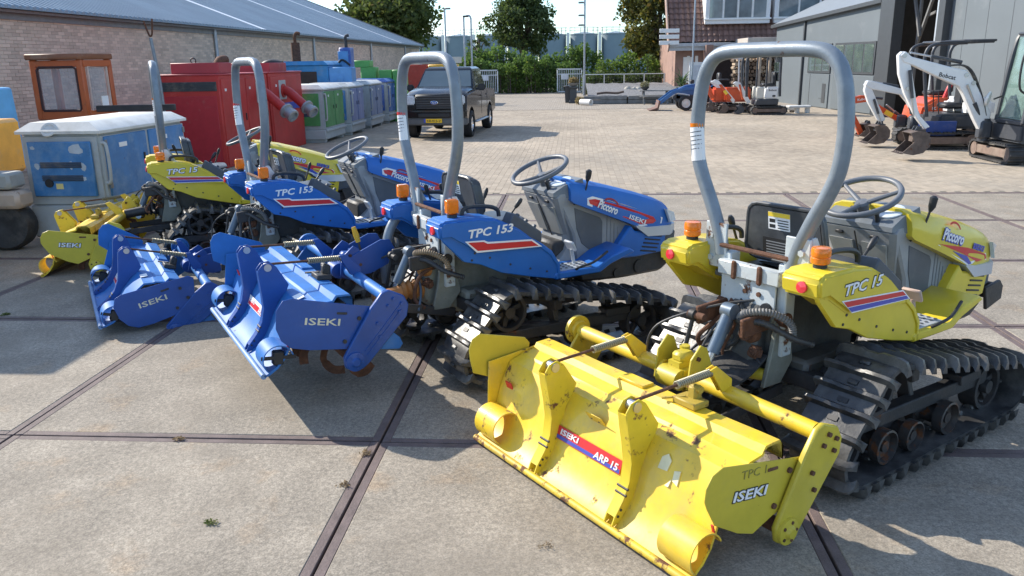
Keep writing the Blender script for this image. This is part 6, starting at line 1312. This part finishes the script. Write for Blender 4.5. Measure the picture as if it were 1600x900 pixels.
# (3) orange excavator nearest the doorway
T = thing('mini_excavator', 'orange excavator with orange arm reaching left and black canopy near the doorway', 'excavator', (8.2, 19.5, 0), 0, 'mini excavators parked by the workshop'); O = (8.2, 0)
b = MB(); flatpoly(b, L0([(6.3, .93), (6.6, 1.0), (6.77, .99), (6.92, .84), (7.61, .44), (7.58, .33), (6.93, .70), (6.81, .86), (6.33, .80)], O), .3, .14); bo_ = b.obj('boom', M_exo, T, 30)
text('maker_lettering', 'Kubota', M_decw, bo_, frame((6.52-8.2, .228, .875), (1, 0, .12), (-.1, 0, 1)), .08, .24, .015)
b = MB(); b.box((7.25-8.2, .226, .58), (.2, .004, .1), 0, (0, .5, 0)); b.obj('warning_label', mat('label_yellow', (.85, .6, .05)), bo_)
b = MB(); flatpoly(b, L0([(6.29, .80), (6.38, .78), (6.73, .18), (6.64, .09), (6.5, .35)], O), .3, .11); b.obj('stick', M_exo, T, 30)
ram(T, (-1.1, .3, .92), (-1.75, .3, .98), .03); ram(T, (-1.83, .2, .62), (-1.66, .2, .25), .025); ram(T, (-.5, .3, .38), (-1.0, .3, .78))
bucket(T, (6.78-8.2, .22), .3, .45, .34)
b = MB(); b.prism([(-.55, .45), (-.48, .80), (-.25, .95), (.35, .98), (.5, .9), (.55, .45)], 'uz', -.5, .6, .05, seg=2); eb = b.obj('engine_cover', M_exo, T, 30)
text('model_lettering', 'K', M_decw, eb, frame((-.30, -.503, .70), (1, 0, 0), (0, 0, 1)), .09, .10, .02)
b = MB(); b.box((-.05, 0, 1.05), (.45, .45, .10), .03); b.box((.18, 0, 1.25), (.12, .45, .4), .04); b.obj('operator_seat', M_black, T)
canopy(T, -.05, .85, .55, 2.13, -.45, .45, M_exk)
mtrack(T, (-.7, -.5, 0), (.7, -.5, 0), .25, .36); mtrack(T, (-.7, .5, 0), (.7, .5, 0), .25, .36)
b = MB(); b.box((0, 0, .38), (1.1, .9, .16), .03); b.box((-.65, .3, .4), (.25, .2, .3), .04); b.obj('undercarriage', M_exk, T)
b = MB(); b.tube(spl([(.0, -.35, .95), (.1, -.38, 1.25), (.3, -.38, 1.3), (.5, -.35, 1.1)], 5), .05, 8); b.obj('red_hose_guard', M_decr, T)
# far group beside the workshop
T = thing('mini_excavator', 'small white excavator with slim black canopy frame standing side on near the house', 'excavator', (6.4, 29.0, 0), 0, 'far machines beside the workshop'); O = (6.4, 0)
mtrack(T, (-.45, -.35, 0), (.78, -.35, 0), .22, .29); mtrack(T, (-.45, .35, 0), (.78, .35, 0), .22, .29)
b = MB(); b.prism([(-.30, .31), (.45, .31), (.48, .52), (-.28, .52)], 'uz', -.4, .4, .03); b.box((.1, 0, .22), (.6, .5, .2), .02); b.obj('upper_frame', M_exk, T)
b = MB(); b.prism([(.0, .52), (.42, .53), (.48, .92), (.05, .90)], 'uz', -.38, .38, .04, seg=2); ec = b.obj('engine_cover', M_exw, T, 30); text('maker_lettering', 'Bobcat', M_deck, ec, frame((.12, -.383, .78), (1, 0, 0), (0, 0, 1)), .09, .26, .015)
b = MB(); b.box((.3, -.383, .62), (.1, .006, .06), .002); b.obj('slot', M_deck, ec)
for e in (-1, 1): b = MB(); b.box((-.15, e*.3, .72), (.26, .1, .4), .03); b.obj('side_guard', mat('cream_guard', (.62, .60, .54), .5), T)
b = MB(); b.box((.15, 0, .98), (.4, .4, .10), .03); b.box((.34, 0, 1.2), (.1, .4, .4), .03); b.obj('operator_seat', M_black, T)
b = MB()
for y in (-.36, .36): b.tube(spl([(.50, y, .6), (.47, y, 1.2), (.46, y, 1.8), (.40, y, 1.93), (.2, y, 1.96), (-.5, y, 1.96), (-.62, y, 1.9), (-.66, y, 1.5), (-.60, y, .6)], 5), .045, 8)
b.bar((.46, -.36, 1.75), (.46, .36, 1.75), .05, .3, .01); b.obj('canopy_frame', M_exk, T)
b = MB()
for x in (-.60, -.30, .02): b.tube([(x, -.36, .9), (x, -.36, 1.9)], .03, 8)
b.obj('canopy_bars', M_exk, T)
b = MB(); b.box((.43, 0, 1.40), (.03, .68, .62), .01); b.obj('rear_screen', M_glass, T)
b = MB(); b.box((.25, 0, 2.0), (.4, .5, .05), .02); b.obj('canopy_roof', M_exw, T)
def farboom(T, poly, st, Y, m_, o): b = MB(); flatpoly(b, L0(poly, o), Y, .12); b.obj('boom', m_, T, 30); 
farboom(T, [(5.40, 1.04), (5.5, 1.1), (5.65, 1.06), (6.04, .40), (5.93, .34), (5.58, .9)], None, .1, M_exw, O)
b = MB(); b.tube([(5.62-6.4, .03, 1.0), (5.75-6.4, .03, .5)], .03, 8); b.obj('ram', M_exo, T)
bucket(T, (5.66-6.4, .16), .1, .40, .34, M_exk)
T = thing('mini_excavator', 'red and white excavator with its boom folded, left of the far white one', 'excavator', (5.6, 30.3, 0), 0, 'far machines beside the workshop'); O = (5.6, 0)
farboom(T, [(4.75, 1.08), (4.90, 1.16), (5.02, 1.12), (5.62, .45), (5.57, .33), (5.1, .92)], None, -.6, M_exw, O)
b = MB(); flatpoly(b, L0([(5.02, .98), (5.12, 1.0), (5.5, .52), (5.42, .45)], O), -.66, .05); k = b.obj('red_cover', M_exo, T)
b = MB(); b.box((5.27-5.6, -.69, .72), (.16, .01, .10), 0, (0, .9, 0)); b.obj('yellow_label', mat('label_yellow', (.85, .6, .05)), T)
bucket(T, (5.22-5.6, .17), -.6, .46, .36)
b = MB(); b.box((.15, 0, .62), (.9, .8, .5), .06, seg=2); b.obj('engine_cover', M_exo, T, 30)
mtrack(T, (-.5, -.35, 0), (.7, -.35, 0), .22, .3); mtrack(T, (-.5, .35, 0), (.7, .35, 0), .22, .3)
b = MB()
for y in (-.35, .35): b.tube(spl([(.3, y, .8), (.28, y, 1.6), (.2, y, 1.85), (-.4, y, 1.85)], 5), .03, 8)
b.obj('canopy_frame', M_silver, T)
T = thing('mini_excavator', 'orange excavator with upright arm and small bucket next to the blue loader tractor', 'excavator', (5.3, 31.6, 0), 0, 'far machines beside the workshop'); O = (5.3, 0)
farboom(T, [(4.62, 1.12), (4.70, 1.18), (4.78, 1.1), (5.02, .50), (4.90, .46), (4.66, .86)], None, -1.2, M_exo, O)
b = MB(); flatpoly(b, L0([(4.7, 1.16), (4.78, 1.18), (5.3, .9), (5.3, .75), (5.2, .75)], O), -1.15, .1); b.obj('main_boom', M_exw, T, 30)
bucket(T, (4.86-5.3, .20), -1.2, .42, .32, flip=1)
b = MB(); b.box((.1, -.9, .6), (.8, .8, .5), .06, seg=2); b.obj('engine_cover', M_exo, T, 30); b = MB(); b.box((.05, -.9, 1.12), (.4, .4, .05), .01); b.box((-.1, -.9, .92), (.12, .3, .35), .03); b.obj('operator_seat', M_black, T)
mtrack(T, (-.5, -1.25, 0), (.6, -1.25, 0), .2, .3); mtrack(T, (-.5, -.5, 0), (.6, -.5, 0), .2, .3)
# blue loader tractor
T = thing('loader_tractor', 'blue compact tractor with front loader and rusty bucket near the house', 'tractor', (4.2, 31.9, 0), 0)
M_lt = mat('tractor_blue', (.02, .12, .34), .35, var=.1, dirt=.15, coat=.3)
b = MB(); b.prism([(-.35, .55), (-.30, .80), (.0, .92), (.75, 1.0), (.75, .55)], 'uz', -.22, .22, .04, seg=2); b.obj('bonnet', M_lt, T, 30)
b = MB(); b.box((.4, 0, .45), (1.6, .3, .3), .03); b.box((-.35, 0, .5), (.3, .3, .2), .03); b.obj('chassis', M_exk, T)
for e in (-1, 1):
    b = MB(); b.prism([(-1.08, .30), (-1.0, .38), (-.55, .72), (-.1, .86), (.25, .84), (.25, .74), (-.1, .74), (-.5, .60), (-.95, .24), (-1.05, .22)], 'uz', e*.36-.035, e*.36+.035, .008); b.obj('loader_arm', M_lt, T, 30)
    b = MB(); b.tube([(.1, e*.36, .55), (-.5, e*.36, .66)], .03, 8); b.tube([(-.45, e*.36, .60), (-.95, e*.36, .34)], .025, 8); b.obj('loader_ram', M_silver, T)
    for x, r_, w_ in ((-.05, .27, .16), (1.05, .42, .24)):
        b = MB(); b.lathe([(r_*.6, -w_*.45), (r_*.9, -w_*.5), (r_, -w_*.3), (r_, w_*.3), (r_*.9, w_*.5), (r_*.6, w_*.45)], (x, e*.48, r_), (0, 1, 0), 26); ty = b.obj('tyre', M_tyre, T)
        k = MB(); k.lathe([(r_*.62, 0), (r_*.58, .02), (r_*.5, -.02), (r_*.2, .0), (0, .01)], (x, e*(.48+w_*.4), r_), (0, e, 0), 22); k.obj('rim', mat('cream_rim', (.62, .62, .60), .5, dirt=.2), ty)
b = MB(); b.prism([(-1.42, .02), (-1.36, .0), (-1.05, .05), (-.98, .36), (-1.05, .38), (-1.1, .12)], 'uz', -.5, .5, .008); b.obj('loader_bucket', mat('rusty_loader_bucket', (.16, .09, .07), .8, var=.3, rust=.5), T)
b = MB(); b.box((1.0, 0, .95), (.5, .45, .12), .04); b.box((1.2, 0, 1.15), (.12, .45, .4), .04); b.box((.2, -.1, 1.04), (.14, .2, .14), .02); b.obj('operator_seat', M_black, T)
b = MB(); b.torus((.78, 0, 1.15), (-.5, 0, .9), .17, .015, 20, 6); b.tube([(.78, 0, 1.15), (.65, 0, .95)], .02, 6); b.obj('steering_wheel', M_black, T)
for e in (-1, 1): b = MB(); b.lathe([(.50, -.14), (.50, .14)], (1.05, e*.48, .42), (0, 1, 0), 16, 0, -1.3, 1.6); b.obj('mudguard', M_lt, T)
b = MB(); b.box((-.05, -.20, .80), (.14, .03, .08), .01); b.obj('headlight', M_exo, T)
# concrete bench by the workshop wall
T = thing('concrete_bench', 'low white concrete bench with stub legs by the grey workshop wall', 'bench', (7.75, 29.4, 0))
b = MB(); b.box((.0, .0, .22), (.75, .4, .07), .015); b.obj('seat_slab', M_white, T)
for x in (-.05, .3): b = MB(); b.cyl((x, 0, 0), (x, 0, .19), .09, n=12); b.obj('leg', M_white, T)
T = thing('white_beam', 'white painted beam lying beside the concrete bench', 'beam', (7.35, 29.9, 0))
b = MB(); b.box((0, 0, .16), (.9, .2, .12), .015, (0, .12, -.2)); b.obj('beam', M_white, T); b = MB(); b.box((-.35, .07, .07), (.14, .2, .14), .01); b.box((.3, -.07, .04), (.14, .2, .08), .01); b.obj('block', M_conc, T)
T = thing('flag_pole', 'slim white flag pole standing before the brick house', 'pole', (5.55, 40.2, 0))
b = MB(); b.cyl((0, 0, 0), (0, 0, 7.5), .045, .03, 10); b.obj('shaft', M_zinc, T); b = MB(); b.lathe([(.0, 0), (.06, .04), (.0, .1)], (0, 0, 7.5), (0, 0, 1), 10); b.obj('cap', M_white, T)
# weeds and straw in the slab joints
LMs = leafmat('weed_leaves', (.08, .12, .03), (.18, .20, .05)); LMd = leafmat('dry_weed', (.20, .14, .08), (.34, .26, .16))
for (x, y, lm, n_, s_, lab) in ((-1.55, 2.95, LMs, 60, .0055, 'small green weed tuft on the foreground slab'), (-.10, 2.86, LMd, 40, .004, 'dark dry leaf scrap near the tiller skirt'), (-1.06, 3.30, LMd, 36, .007, 'wisp of dry straw lying along the slab joint'), (-1.03, 3.62, LMd, 36, .007, 'wisp of straw where two slab joints cross'), (-2.05, 3.74, LMd, 36, .007, 'wisp of straw on the crosswise joint at the left'), (-4.5, 5.85, LMs, 30, .012, 'tiny moss tuft on the far left slab')):
    T = thing('weed_tuft', lab, 'weed', (x, y, .002)); c_ = [(RNG.normal(0, .018), RNG.normal(0, .012), .005) for _ in range(6)]
    V, Fq = leaves(c_, [.02]*6, n_//3, s_, .35); V[:, 2] = np.abs(V[:, 2])+.002; tag(rawmesh('blades', V, Fq, lm, T), kind='stuff')
# joined groups of fixings too small to pick apart
for o in bpy.data.objects:
    if o.parent and o.type == 'MESH' and o.name.split('.')[0] in ('bolts', 'rivets', 'fender_bolts', 'belt_slots', 'tread_studs', 'model_lettering', 'name_lettering', 'maker_lettering', 'label_print', 'plate_print', 'sticker_print', 'sign_marks', 'rear_bracket', 'rusty_hinges', 'railing', 'ribs'): o['kind'] = 'stuff'
